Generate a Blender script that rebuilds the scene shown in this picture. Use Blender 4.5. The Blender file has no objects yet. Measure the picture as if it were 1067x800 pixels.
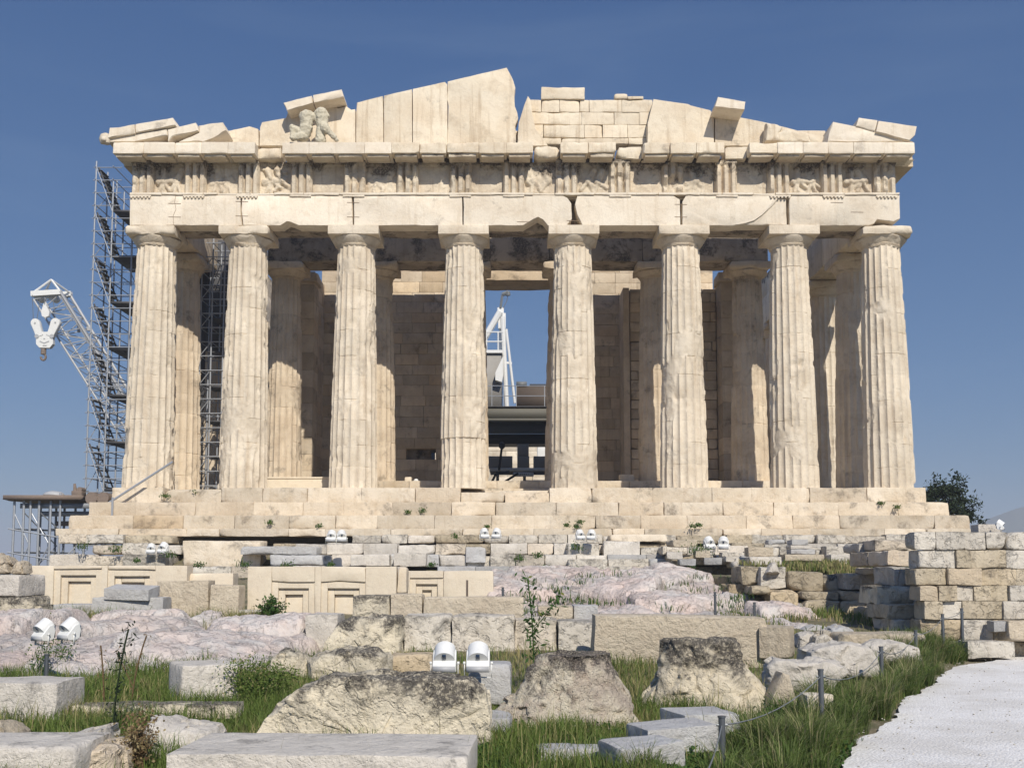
import bpy, math, random
import numpy as np
from mathutils import Vector
R = math.radians
SC = bpy.context.scene
COL = SC.collection
# ---------------------------------------------------------------- camera
PITCH = R(4.9); FOC = 1120.0; CX, CY = 533.5, 496.0; EYE = 1.65
cam_d = bpy.data.cameras.new('camera'); cam = bpy.data.objects.new('camera', cam_d); COL.objects.link(cam)
cam.location = (0, 0, EYE); cam.rotation_euler = (R(90) + PITCH, 0, 0)
cam_d.sensor_fit = 'HORIZONTAL'; cam_d.sensor_width = 36.0; cam_d.lens = FOC / 1067 * 36.0
cam_d.shift_y = (CY - 400.0) / 1067.0
cam_d.clip_start = 0.1; cam_d.clip_end = 20000
SC.camera = cam
# ---------------------------------------------------------------- sky and sun
SUN = Vector((0.29, -1.0, 0.82)).normalized()          # towards the sun
ELEV = math.asin(SUN.z); AZ = math.atan2(SUN.x, SUN.y)
W = bpy.data.worlds.new('World'); SC.world = W; W.use_nodes = True
nt = W.node_tree; bg = nt.nodes['Background']
sk = nt.nodes.new('ShaderNodeTexSky'); sk.sky_type = 'NISHITA'; sk.sun_disc = False
sk.sun_elevation = ELEV; sk.sun_rotation = AZ
sk.altitude = 200; sk.air_density = 1.0; sk.dust_density = 0.3; sk.ozone_density = 3.5
hs = nt.nodes.new('ShaderNodeHueSaturation'); hs.inputs['Saturation'].default_value = 1.18
nt.links.new(sk.outputs[0], hs.inputs['Color'])
tc = nt.nodes.new('ShaderNodeTexCoord'); sx = nt.nodes.new('ShaderNodeSeparateXYZ'); nt.links.new(tc.outputs['Generated'], sx.inputs[0])
cr_ = nt.nodes.new('ShaderNodeValToRGB'); nt.links.new(sx.outputs[2], cr_.inputs[0])   # the deep even blue of a dry spring sky
for k_, (p_, c_) in enumerate(((0.0, (1.06, 1.94, 3.55, 1)), (.16, (.86, 1.75, 3.65, 1)), (.5, (.38, 1.0, 2.7, 1)))):
    el_ = cr_.color_ramp.elements[k_] if k_ < 2 else cr_.color_ramp.elements.new(p_); el_.position = p_; el_.color = c_
mxs = nt.nodes.new('ShaderNodeMix'); mxs.data_type = 'RGBA'; mxs.inputs[0].default_value = .75
nt.links.new(hs.outputs[0], mxs.inputs[6]); mp_ = nt.nodes.new('ShaderNodeMapping'); mp_.inputs['Scale'].default_value = (1.2, 1.2, 7.0); mp_.inputs['Rotation'].default_value = (0.12, .2, 0)
wn_ = nt.nodes.new('ShaderNodeTexNoise'); wn_.inputs['Scale'].default_value = 2.2; wn_.inputs['Detail'].default_value = 6; wn_.inputs['Distortion'].default_value = .6
mr_ = nt.nodes.new('ShaderNodeMapRange'); mr_.interpolation_type = 'SMOOTHSTEP'; mr_.inputs[1].default_value = .50; mr_.inputs[2].default_value = .80; mr_.inputs[4].default_value = .11
nt.links.new(tc.outputs['Generated'], mp_.inputs[0]); nt.links.new(mp_.outputs[0], wn_.inputs['Vector']); nt.links.new(wn_.outputs[0], mr_.inputs[0])
wc_ = nt.nodes.new('ShaderNodeMix'); wc_.data_type = 'RGBA'; nt.links.new(mr_.outputs[0], wc_.inputs[0]); nt.links.new(cr_.outputs[0], wc_.inputs[6]); wc_.inputs[7].default_value = (3.2, 4.2, 5.6, 1)   # thin high haze
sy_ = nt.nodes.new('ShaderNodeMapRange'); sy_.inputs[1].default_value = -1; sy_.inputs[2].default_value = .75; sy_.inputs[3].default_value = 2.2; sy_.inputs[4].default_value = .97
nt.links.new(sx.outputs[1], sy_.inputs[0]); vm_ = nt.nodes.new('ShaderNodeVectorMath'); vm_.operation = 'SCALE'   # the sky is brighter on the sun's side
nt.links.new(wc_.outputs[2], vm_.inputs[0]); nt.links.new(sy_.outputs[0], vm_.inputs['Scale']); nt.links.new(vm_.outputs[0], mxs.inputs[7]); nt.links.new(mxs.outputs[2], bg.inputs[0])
bg.inputs[1].default_value = 0.10
sd = bpy.data.lights.new('sun', 'SUN'); sd.energy = 5.0; sd.angle = R(0.53); sd.color = (1.0, 0.93, 0.82)
so = bpy.data.objects.new('sun', sd); COL.objects.link(so); so.location = (20, -40, 60)
so.rotation_euler = SUN.to_track_quat('Z', 'Y').to_euler()
SC.view_settings.view_transform = 'Standard'; SC.view_settings.look = 'None'
SC.view_settings.gamma = 1.0; SC.view_settings.use_curve_mapping = False
SC.view_settings.exposure = 0.0
SC.cycles.max_bounces = 8; SC.cycles.diffuse_bounces = 6; SC.cycles.glossy_bounces = 2
# ---------------------------------------------------------------- pixel -> place
cp, sp = math.cos(PITCH), math.sin(PITCH)
def at(px, py, Y):
    "the point at distance Y that the photograph shows at pixel px, py"
    yc = (CY - py) / FOC; s = Y / (cp - yc * sp)
    return Vector(((px - CX) / FOC * s, Y, EYE + s * (sp + yc * cp)))
def on(px, py, z=0.0):
    yc = (CY - py) / FOC; s = (z - EYE) / (sp + yc * cp)
    return Vector(((px - CX) / FOC * s, s * (cp - yc * sp), z))
def pz(py, Y): return at(0, py, Y).z
def px2x(px, py, Y): return at(px, py, Y).x
# ---------------------------------------------------------------- noise
_rs = np.random.RandomState(7)
_perm = _rs.permutation(256); _perm = np.concatenate([_perm, _perm, _perm]); _val = _rs.rand(256) * 2 - 1
def vn(P, seed=0):
    P = np.asarray(P, float) + seed * 17.31
    I = np.floor(P).astype(int); F = P - I; F = F * F * F * (F * (F * 6 - 15) + 10); I &= 255
    def h(a, b, c): return _val[_perm[_perm[_perm[(I[:, 0] + a) & 255] + ((I[:, 1] + b) & 255)] + ((I[:, 2] + c) & 255)]]
    x, y, z = F[:, 0], F[:, 1], F[:, 2]
    def L(a, b, t): return a + (b - a) * t
    return L(L(L(h(0,0,0), h(1,0,0), x), L(h(0,1,0), h(1,1,0), x), y), L(L(h(0,0,1), h(1,0,1), x), L(h(0,1,1), h(1,1,1), x), y), z)
def fbm(P, octv=4, seed=0, gain=.5):
    P = np.asarray(P, float); a = 1; o = 0; t = 0
    for i in range(octv):
        o = o + a * vn(P * (2.03 ** i), seed + i * 3); t += a; a *= gain
    return o / t
def fbm3(P, octv=3, seed=0):
    return np.stack([fbm(P, octv, seed), fbm(P, octv, seed + 40), fbm(P, octv, seed + 80)], 1)
# ---------------------------------------------------------------- mesh builder
def wloc(o):
    l = Vector((0, 0, 0))
    while o is not None: l = l + o.location; o = o.parent
    return l
class MB:
    def __init__(s): s.v = []; s.q = []; s.t = []; s.g = []; s.c = []; s.hh = []; s.n = 0
    def add(s, V, Q=None, T=None, G=None, tint=(.5, .5)):
        V = np.asarray(V, float).reshape(-1, 3); o = s.n; s.v.append(V); s.n += len(V)
        t = np.asarray(tint, float); zz = V[:, 2]; s.hh.append((zz - zz.min()) / max(zz.max() - zz.min(), 1e-6) if len(V) else zz)
        if t.ndim == 1: t = np.tile(t, (len(V), 1))
        s.c.append(t)
        if Q is not None and len(Q): s.q.append(np.asarray(Q, int) + o)
        if T is not None and len(T): s.t.append(np.asarray(T, int) + o)
        if G is not None:
            for g in G: s.g.append([i + o for i in g])
        return s
    def build(s, name, mat, parent=None, smooth=38, origin=None):
        V = np.concatenate(s.v); C = np.concatenate(s.c)
        if parent is not None: org = np.array(wloc(parent))
        else:
            org = np.array([(V[:,0].min()+V[:,0].max())/2, (V[:,1].min()+V[:,1].max())/2, V[:,2].min()]) if origin is None else np.array(origin)
        me = bpy.data.meshes.new(name)
        loops = []; starts = []; n = 0
        for arr, k in ((s.q, 4), (s.t, 3)):
            if arr:
                a = np.concatenate(arr); loops.append(a.ravel()); starts.append(n + np.arange(len(a)) * k); n += a.size
        for g in s.g:
            loops.append(np.array(g)); starts.append(np.array([n])); n += len(g)
        loops = np.concatenate(loops).astype(np.int32); starts = np.concatenate(starts).astype(np.int32)
        me.vertices.add(len(V)); me.vertices.foreach_set('co', (V - org).astype(np.float32).ravel())
        me.loops.add(len(loops)); me.loops.foreach_set('vertex_index', loops)
        me.polygons.add(len(starts)); me.polygons.foreach_set('loop_start', starts)
        me.update(calc_edges=True); me.validate()
        at_ = me.attributes.new('tint', 'FLOAT_COLOR', 'POINT')
        cc = np.ones((len(V), 4), np.float32); cc[:, 0] = C[:, 0]; cc[:, 1] = C[:, 1]; cc[:, 2] = np.concatenate(s.hh)
        if len(me.vertices) == len(V): at_.data.foreach_set('color', cc.ravel())
        if smooth:
            me.polygons.foreach_set('use_smooth', np.ones(len(me.polygons), bool))
            if smooth < 170: me.set_sharp_from_angle(angle=R(smooth))
        me.materials.append(mat)
        o = bpy.data.objects.new(name, me); COL.objects.link(o)
        if parent is None: o.location = org
        else: o.parent = parent
        return o
def empty(name, loc, label=None, cat=None, group=None, kind=None):
    o = bpy.data.objects.new(name, None); COL.objects.link(o); o.location = loc; o.empty_display_size = .3
    return tag(o, label, cat, group, kind)
def tag(o, label=None, cat=None, group=None, kind=None):
    if label: o['label'] = label
    if cat: o['category'] = cat
    if group: o['group'] = group
    if kind: o['kind'] = kind
    return o
def copy_tree(o, parent=None):
    c = o.copy(); COL.objects.link(c); c.parent = parent
    for ch in list(o.children): copy_tree(ch, c)
    return c
# ---- shapes
def axis_pts(h, r, n):
    if n <= 1: return np.array([-h, -h + r, h - r, h])
    return np.concatenate([[-h], np.linspace(-h + r, h - r, n + 1), [h]])
def lattice(ax, ay, az):
    nx, ny, nz = len(ax), len(ay), len(az)
    i, j, k = np.meshgrid(np.arange(nx), np.arange(ny), np.arange(nz), indexing='ij')
    m = (i == 0) | (i == nx-1) | (j == 0) | (j == ny-1) | (k == 0) | (k == nz-1)
    idx = np.full((nx, ny, nz), -1); idx[m] = np.arange(m.sum())
    P = np.stack([ax[i[m]], ay[j[m]], az[k[m]]], 1); Q = []
    def g(a, flip):
        q = np.stack([a[:-1, :-1], a[1:, :-1], a[1:, 1:], a[:-1, 1:]], -1).reshape(-1, 4)
        Q.append(q[:, ::-1] if flip else q)
    g(idx[:, :, 0], True); g(idx[:, :, -1], False); g(idx[:, 0, :], False); g(idx[:, -1, :], True); g(idx[0], True); g(idx[-1], False)
    return P, np.concatenate(Q)
def rot(P, rz=0, rx=0, ry=0):
    if rx: c, s = math.cos(rx), math.sin(rx); P = P @ np.array([[1,0,0],[0,c,s],[0,-s,c]])
    if ry: c, s = math.cos(ry), math.sin(ry); P = P @ np.array([[c,0,-s],[0,1,0],[s,0,c]])
    if rz: c, s = math.cos(rz), math.sin(rz); P = P @ np.array([[c,s,0],[-s,c,0],[0,0,1]])
    return P
def rstone(lo, hi, r=.03, amp=.012, res=.25, seed=0, rz=0, rx=0, ry=0, chip=2.0, freq=1.6):
    "a block with unevenly worn edges"
    lo = np.array(lo, float); hi = np.array(hi, float); h = (hi - lo) / 2; c = (hi + lo) / 2
    rr = min(r, h.min() * .6)
    n = [int(max(1, min(26, round(2 * x / res)))) for x in h]
    P, Q = lattice(*[axis_pts(h[a], rr, n[a]) for a in range(3)])
    W_ = P + c
    nz = fbm(W_ * freq, 3, seed); k = np.clip(.35 + chip * np.clip(nz, 0, 1) ** 1.2 * 2, .2, 6)
    rv = np.minimum(rr * k, h.min() * .85)[:, None]
    q = np.clip(P, -(h - rv), h - rv); d = P - q; L = np.linalg.norm(d, axis=1, keepdims=True)
    P = np.where(L > 1e-9, q + d / np.maximum(L, 1e-9) * np.minimum(L, rv), P)
    P = P + amp * fbm3(W_ * 2.7, 3, seed + 5)
    if rz or rx or ry: P = rot(P, rz, rx, ry)
    return P + c, Q
def boxv(lo, hi, b=0.0):
    x0, y0, z0 = lo; x1, y1, z1 = hi
    V = [(x0,y0,z0),(x1,y0,z0),(x1,y1,z0),(x0,y1,z0),(x0,y0,z1),(x1,y0,z1),(x1,y1,z1),(x0,y1,z1)]
    return np.array(V), np.array([(0,3,2,1),(4,5,6,7),(0,1,5,4),(1,2,6,5),(2,3,7,6),(3,0,4,7)])
def seg(mb, a, b, r, n=6, tint=(.5,.5), r2=None):
    a = np.array(a, float); b = np.array(b, float); d = b - a; L = np.linalg.norm(d)
    if L < 1e-6: return
    d /= L; u = np.cross(d, [0, 0, 1.0] if abs(d[2]) < .9 else [1.0, 0, 0]); u /= np.linalg.norm(u); v = np.cross(d, u)
    t = np.arange(n) / n * 2 * math.pi; ring = np.cos(t)[:, None] * u + np.sin(t)[:, None] * v
    V = np.concatenate([a + ring * r, b + ring * (r if r2 is None else r2)]); i = np.arange(n); j = (i + 1) % n
    mb.add(V, Q=np.stack([i, j, j + n, i + n], 1), G=[list(range(n))[::-1], list(range(n, 2 * n))], tint=tint)
def beam(mb, a, b, w, h, tint=(.5,.5)):
    "rectangular bar from a to b"
    a = np.array(a, float); b = np.array(b, float); d = b - a; L = np.linalg.norm(d); d /= L
    u = np.cross(d, [0, 0, 1.0] if abs(d[2]) < .95 else [0, 1.0, 0]); u /= np.linalg.norm(u); v = np.cross(u, d)
    c = [(-1,-1),(1,-1),(1,1),(-1,1)]
    V = [a + u*w/2*x + v*h/2*y for x, y in c] + [b + u*w/2*x + v*h/2*y for x, y in c]
    mb.add(V, Q=[(0,3,2,1),(4,5,6,7),(0,1,5,4),(1,2,6,5),(2,3,7,6),(3,0,4,7)][::1], tint=tint)
def dens(poly, step):
    out = []; n = len(poly)
    for i in range(n):
        a = np.array(poly[i], float); b = np.array(poly[(i + 1) % n], float); k = max(1, int(round(np.linalg.norm(b - a) / step)))
        for t in range(k): out.append(a + (b - a) * t / k)
    return np.array(out)
def prism(mb, poly, y0, y1, inset=.03, step=.25, jit=.015, seed=0, tint=(.5,.5)):
    "an outline (x, z) made solid from y0 to y1 with worn edges"
    P = dens(poly, step); A = np.sum(P[:,0]*np.roll(P[:,1],-1) - np.roll(P[:,0],-1)*P[:,1])
    if A < 0: P = P[::-1]
    T = np.roll(P, -1, 0) - np.roll(P, 1, 0); T /= np.maximum(np.linalg.norm(T, axis=1, keepdims=True), 1e-9)
    N = np.stack([-T[:, 1], T[:, 0]], 1)                      # inward
    n = len(P); P3 = np.stack([P[:, 0], np.full(n, y0), P[:, 1]], 1)
    j = fbm(P3 * 2.3, 3, seed) * jit; ins = (inset * np.clip(.6 + 2.2 * fbm(P3 * 1.7, 3, seed + 9), .15, 3))[:, None]
    O = P + N * np.abs(j)[:, None]; I = O + N * ins
    def ring(X, y): return np.stack([X[:, 0], np.full(n, 0) + y, X[:, 1]], 1)
    d = min(inset, abs(y1 - y0) * .3)
    V = np.concatenate([ring(I, y0), ring(O, y0 + d), ring(O, y1 - d), ring(I, y1)])
    i = np.arange(n); k = (i + 1) % n; Q = []
    for r_ in range(3): Q.append(np.stack([i + r_*n, k + r_*n, k + (r_+1)*n, i + (r_+1)*n], 1))
    mb.add(V, Q=np.concatenate(Q), G=[list(range(n))[::-1], list(range(3*n, 4*n))], tint=tint)
def facet(V, sc, amp, seed, k=.35):
    "broken flat faces: every cell of a rock is pushed and tilted a little differently"
    rs = np.random.RandomState(seed); tab = rs.rand(32, 32, 32, 3).astype(np.float32); tl = rs.randn(32, 32, 32, 3).astype(np.float32)
    W_ = V / sc + .25 * fbm3(V / sc * .8, 2, seed); g = np.floor(W_).astype(int); best = np.full(len(V), 9e9); out = np.zeros(len(V))
    for a in (-1, 0, 1):
        for b in (-1, 0, 1):
            for c in (-1, 0, 1):
                q = g + [a, b, c]; i, j, l = (q & 31).T; r_ = tab[i, j, l]; d = W_ - q - r_; dd = (d * d).sum(1); n = dd < best
                best = np.where(n, dd, best); out = np.where(n, r_[:, 0] - .5 + k * (tl[i, j, l] * d).sum(1), out)
    C = V.mean(0); N_ = V - C; N_ /= np.maximum(np.linalg.norm(N_, axis=1, keepdims=True), 1e-6)
    return V + N_ * (out * amp)[:, None]
def resample(poly, M):
    P = np.array(poly, float); D = np.linalg.norm(np.roll(P, -1, 0) - P, axis=1); c = np.concatenate([[0], np.cumsum(D)])
    Pc = np.vstack([P, P[:1]]); t = np.linspace(0, c[-1], M, endpoint=False)
    return np.stack([np.interp(t, c, Pc[:, 0]), np.interp(t, c, Pc[:, 1])], 1)
def loaf(mb, poly, y0, depth, M=96, S=22, front=.85, back=.75, peak=.3, amp=.05, freq=2.0, seed=0, bulge=.06, tint=(.5,.5), ridge=0, fac=None):
    "an irregular rock whose greatest outline is poly (x, z)"
    P = resample(poly, M); A = np.sum(P[:,0]*np.roll(P[:,1],-1) - np.roll(P[:,0],-1)*P[:,1])
    if A < 0: P = P[::-1]
    z0 = P[:, 1].min(); c = np.array([P[:, 0].mean(), z0 + (P[:, 1].max() - z0) * .35])
    rings = []
    for k in range(1, 9):                                   # front cap
        s = math.sin(k / 9 * math.pi / 2) * front; rings.append((s, y0 - bulge * math.cos(k / 9 * math.pi / 2)))
    for k in range(S + 1):
        t = k / S; s = front + (1 - front) * math.sin(min(t / peak, 1) * math.pi / 2) if t < peak else back + (1 - back) * math.cos((t - peak) / (1 - peak) * math.pi / 2)
        rings.append((s, y0 + depth * t))
    for k in range(5, 0, -1): rings.append((back * k / 6, y0 + depth + .03 * (6 - k) / 6))
    V = np.concatenate([np.stack([c[0] + (P[:, 0] - c[0]) * s, np.full(M, y), c[1] + (P[:, 1] - c[1]) * s], 1) for s, y in rings])
    nR = len(rings); i = np.arange(M); j = (i + 1) % M
    Q = np.concatenate([np.stack([i + r_*M, j + r_*M, j + (r_+1)*M, i + (r_+1)*M], 1) for r_ in range(nR - 1)])
    D = fbm3(V * freq, 5, seed)
    if ridge:
        rd = 1 - 2 * np.abs(fbm(V * freq * 1.9, 4, seed + 31)); D = D - ridge * np.clip(rd - .55, 0, 1)[:, None] * np.sign(D + .01)
    V = V + amp * D
    if fac: V = facet(V, fac[0], fac[1], seed)
    mb.add(V, Q=Q, G=[list(range(M))[::-1], list(range((nR-1)*M, nR*M))], tint=tint)
def lathe(mb, prof, c, n=24, sx=1, sy=1, tint=(.5,.5), amp=0, freq=3, seed=0, rz=0):
    "prof: (radius, z) from bottom to top"
    t = np.arange(n) / n * 2 * math.pi
    V = np.concatenate([np.stack([np.cos(t)*r*sx, np.sin(t)*r*sy, np.full(n, z)], 1) for r, z in prof])
    if rz: V = rot(V, rz)
    V = V + np.array(c)
    if amp: V = V + amp * fbm3(V * freq, 4, seed)
    i = np.arange(n); j = (i + 1) % n
    Q = np.concatenate([np.stack([i+k*n, j+k*n, j+(k+1)*n, i+(k+1)*n], 1) for k in range(len(prof)-1)])
    mb.add(V, Q=Q, G=[list(range(n))[::-1], list(range((len(prof)-1)*n, len(prof)*n))], tint=tint)
# ---------------------------------------------------------------- materials
def lin(r, g, b):
    f = lambda c: (c/255/12.92 if c/255 <= .04045 else ((c/255+.055)/1.055)**2.4)
    return (f(r), f(g), f(b), 1)
class NT:
    def __init__(s, name):
        s.m = bpy.data.materials.new(name); s.m.use_nodes = True; s.t = s.m.node_tree; s.b = s.t.nodes['Principled BSDF']
    def n(s, typ, **kw):
        nd = s.t.nodes.new(typ)
        for k, v in kw.items():
            if k.startswith('_'): setattr(nd, k[1:], v)
            else: s.put(nd.inputs[k.replace('__', ' ')], v)
        return nd
    def put(s, sock, v):
        if isinstance(v, bpy.types.NodeSocket): s.t.links.new(v, sock)
        else: sock.default_value = v
    def math(s, op, a, b=0.0, c=False):
        nd = s.t.nodes.new('ShaderNodeMath'); nd.operation = op; nd.use_clamp = c; s.put(nd.inputs[0], a); s.put(nd.inputs[1], b); return nd.outputs[0]
    def noise(s, vec, scale, detail=4, rough=.55, dist=0.0):
        return s.n('ShaderNodeTexNoise', Vector=vec, Scale=scale, Detail=detail, Roughness=rough, Distortion=dist).outputs[0]
    def ramp(s, f, a, b):
        nd = s.t.nodes.new('ShaderNodeMapRange'); nd.interpolation_type = 'SMOOTHSTEP'; s.put(nd.inputs['Value'], f); nd.inputs[1].default_value = a; nd.inputs[2].default_value = b; return nd.outputs[0]
    def mix(s, f, a, b, mode='MIX'):
        nd = s.t.nodes.new('ShaderNodeMix'); nd.data_type = 'RGBA'; nd.blend_type = mode
        s.put(nd.inputs[0], f); s.put(nd.inputs[6], a); s.put(nd.inputs[7], b); return nd.outputs[2]
    def scale(s, vec, v):
        nd = s.t.nodes.new('ShaderNodeVectorMath'); nd.operation = 'MULTIPLY'; s.put(nd.inputs[0], vec); nd.inputs[1].default_value = v; return nd.outputs[0]
def stone_mat(name, base, alt, stain, crust, stain_amt=.5, crust_amt=.4, crust_thr=.58, streak=.25, bump=.35, tv=.35, warm=(.6,.42,.22,1), warm_amt=.35,
              pit=.3, crack=.5, fscale=1.0, top_dirt=0.0, crack_scale=.55, dist=.025, scar=.12):
    N = NT(name); pos = N.n('ShaderNodeNewGeometry').outputs['Position']; geo = N.t.nodes[-1]
    a = N.noise(pos, .9*fscale, 6, .6); col = N.mix(N.ramp(a, .36, .66), base, alt)
    att = N.n('ShaderNodeAttribute', _attribute_name='tint'); sep = N.n('ShaderNodeSeparateColor', Color=att.outputs['Color'])
    tr, tg = sep.outputs[0], sep.outputs[1]
    wm = N.math('MULTIPLY', N.ramp(tg, .45, 1.0), warm_amt); col = N.mix(wm, col, warm)
    b = N.noise(pos, 2.1*fscale, 7, .65, .4); col = N.mix(N.math('MULTIPLY', N.ramp(b, .5, .72), stain_amt), col, stain)
    st = N.noise(N.scale(pos, (5*fscale, 5*fscale, .35*fscale)), 1.0, 5, .6)
    col = N.mix(N.math('MULTIPLY', N.ramp(st, .52, .72), streak), col, stain)
    c = N.noise(pos, 1.15*fscale, 9, .68, .3)
    if top_dirt: c = N.math('ADD', c, N.math('MULTIPLY', N.math('SUBTRACT', N.math('POWER', sep.outputs[2], 1.6), .3), top_dirt))
    cr = N.math('MULTIPLY', N.ramp(c, crust_thr, crust_thr + .13), crust_amt)
    fine = N.noise(pos, 14*fscale, 6, .75)
    cr = N.math('MULTIPLY', cr, N.ramp(fine, .3, .55)); col = N.mix(cr, col, crust)
    v = N.math('ADD', .86, N.math('MULTIPLY', fine, .28)); v = N.math('MULTIPLY', v, N.math('ADD', 1 - tv/2, N.math('MULTIPLY', tr, tv)))
    col = N.mix(1.0, col, N.n('ShaderNodeCombineColor', Red=v, Green=v, Blue=v).outputs[0], 'MULTIPLY')
    wp = N.n('ShaderNodeVectorMath', _operation='ADD'); N.put(wp.inputs[0], pos)
    dn = N.n('ShaderNodeTexNoise', Vector=pos, Scale=1.3*fscale, Detail=5.0); N.put(wp.inputs[1], N.scale(dn.outputs['Color'], (1.2/fscale,)*3))
    vo = N.n('ShaderNodeTexVoronoi', _feature='DISTANCE_TO_EDGE', Vector=wp.outputs[0], Scale=crack_scale*fscale)
    ck = N.math('SUBTRACT', 1.0, N.ramp(vo.outputs[0], .0, .014)); ck = N.math('MULTIPLY', ck, N.ramp(N.noise(pos, .8*fscale, 2), .45, .6))
    crack = crack * .45
    if crack: col = N.mix(N.math('MULTIPLY', ck, crack), col, crust)
    N.put(N.b.inputs['Base Color'], col); N.b.inputs['Roughness'].default_value = .9; N.b.inputs['Specular IOR Level'].default_value = .18
    vp = N.n('ShaderNodeTexVoronoi', Vector=pos, Scale=9.0*fscale); pt = N.math('MULTIPLY', N.math('SUBTRACT', 1.0, N.ramp(vp.outputs[0], 0, .28)), pit)
    big = N.noise(pos, 3.2*fscale, 10, .68)
    h = N.math('ADD', N.math('MULTIPLY', big, 1.0), N.math('MULTIPLY', fine, .22)); h = N.math('SUBTRACT', h, N.math('MULTIPLY', pt, .35)); h = N.math('SUBTRACT', h, N.math('MULTIPLY', ck, crack))
    sn = N.noise(pos, 1.7*fscale, 7, .62, .6); sc_ = N.ramp(sn, .52, .62); sn2 = N.noise(pos, 4.3*fscale, 5, .6, .3); sc2 = N.ramp(sn2, .56, .64)
    h = N.math('SUBTRACT', h, N.math('MULTIPLY', N.math('ADD', sc_, N.math('MULTIPLY', sc2, .7)), scar))
    bp = N.n('ShaderNodeBump', Strength=1.0, Distance=dist*bump/.35, Height=h)
    N.put(N.b.inputs['Normal'], bp.outputs[0])
    return N.m
def plain(name, col, rough=.6, metal=0.0, var=.15, scale=8, bump=0.0, spec=.4):
    N = NT(name); pos = N.n('ShaderNodeNewGeometry').outputs['Position']; f = N.noise(pos, scale, 6, .65)
    v = N.math('ADD', 1 - var, N.math('MULTIPLY', f, 2*var)); c = N.mix(1.0, col, N.n('ShaderNodeCombineColor', Red=v, Green=v, Blue=v).outputs[0], 'MULTIPLY')
    N.put(N.b.inputs['Base Color'], c); N.b.inputs['Roughness'].default_value = rough; N.b.inputs['Metallic'].default_value = metal; N.b.inputs['Specular IOR Level'].default_value = spec
    if bump: N.put(N.b.inputs['Normal'], N.n('ShaderNodeBump', Strength=1.0, Distance=bump, Height=f).outputs[0])
    return N.m
def leafm(name, a, b, c, rough=.7, trans=.25):
    N = NT(name); att = N.n('ShaderNodeAttribute', _attribute_name='tint'); sep = N.n('ShaderNodeSeparateColor', Color=att.outputs['Color'])
    col = N.mix(sep.outputs[0], a, b); col = N.mix(N.ramp(sep.outputs[1], .55, .95), col, c)
    N.put(N.b.inputs['Base Color'], col); N.b.inputs['Roughness'].default_value = rough; N.b.inputs['Specular IOR Level'].default_value = .25
    tr = N.n('ShaderNodeBsdfTranslucent'); N.put(tr.inputs[0], col); mx = N.n('ShaderNodeMixShader'); mx.inputs[0].default_value = trans
    out = [x for x in N.t.nodes if x.type == 'OUTPUT_MATERIAL'][0]
    N.t.links.new(N.b.outputs[0], mx.inputs[1]); N.t.links.new(tr.outputs[0], mx.inputs[2]); N.t.links.new(mx.outputs[0], out.inputs[0])
    return N.m
m_marble = stone_mat('pentelic marble', (0.660,0.583,0.473,1), (0.583,0.501,0.391,1), (0.484,0.380,0.264,1), (.10,.085,.07,1), .4, .35, .60, .35, .35)
m_column = stone_mat('weathered column marble', (0.665,0.585,0.464,1), (0.565,0.486,0.374,1), (0.465,0.370,0.261,1), (.17,.14,.115,1), .5, .4, .575, .6, .4, crack=.2, scar=.25)
m_white = stone_mat('pale restored marble', (0.686,0.614,0.500,1), (0.634,0.553,0.438,1), (0.520,0.430,0.315,1), (.22,.185,.15,1), .5, .55, .575, .5, .35, crack=.25)
m_frieze = stone_mat('crusted frieze marble', (0.621,0.546,0.425,1), (0.510,0.431,0.327,1), (0.399,0.317,0.228,1), (.075,.058,.045,1), .55, .92, .55, .6, .5, crack=.2, top_dirt=.26, scar=.35)
m_tymp = stone_mat('pediment marble', (0.663,0.584,0.454,1), (0.599,0.505,0.375,1), (0.449,0.358,0.250,1), (.12,.10,.085,1), .5, .5, .56, .75, .4, crack=.25)
m_inner = stone_mat('honey marble of the cella', (0.632,0.538,0.410,1), (0.524,0.430,0.316,1), (0.403,0.316,0.222,1), (.06,.05,.042,1), .5, .5, .55, .4, .5, crack=.2)
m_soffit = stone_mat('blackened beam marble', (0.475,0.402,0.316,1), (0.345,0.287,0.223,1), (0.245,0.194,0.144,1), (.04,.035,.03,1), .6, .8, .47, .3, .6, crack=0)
m_krepis = stone_mat('step marble', (0.633,0.555,0.441,1), (0.549,0.467,0.352,1), (0.446,0.351,0.241,1), (.13,.11,.09,1), .6, .65, .545, .4, .7, warm=(.52,.39,.25,1), warm_amt=.28, crack=.2)
m_found = stone_mat('grey foundation limestone', (0.583,0.540,0.464,1), (0.497,0.459,0.394,1), (0.389,0.340,0.270,1), (.08,.075,.07,1), .5, .7, .56, .4, .9, fscale=1.5, top_dirt=.16, crack=.3, scar=.45)
m_poros = stone_mat('yellowish poros block', (.50,.43,.32,1), (.43,.365,.26,1), (.31,.25,.165,1), (.085,.075,.065,1), .5, .6, .56, .3, .9, fscale=1.6, warm_amt=.25, top_dirt=.1, crack=.3, scar=.45)
m_rough = stone_mat('crusted rough limestone', (0.670,0.594,0.448,1), (0.562,0.502,0.389,1), (0.389,0.351,0.270,1), (.055,.05,.047,1), .55, .92, .58, .2, .95, fscale=1.9, pit=.6, top_dirt=.34, crack=.3, scar=.3)
m_conglo = stone_mat('pitted conglomerate', (0.660,0.594,0.459,1), (0.495,0.420,0.336,1), (0.319,0.241,0.202,1), (.05,.045,.044,1), .7, .9, .56, .3, 1.3, fscale=4.0, pit=.9, top_dirt=.32, crack=.2)
m_grey = stone_mat('grey marble', (.47,.465,.45,1), (.41,.40,.39,1), (.33,.31,.28,1), (.11,.105,.10,1), .4, .5, .58, .3, .6, fscale=3.0, warm_amt=.2, crack=.2)
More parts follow.
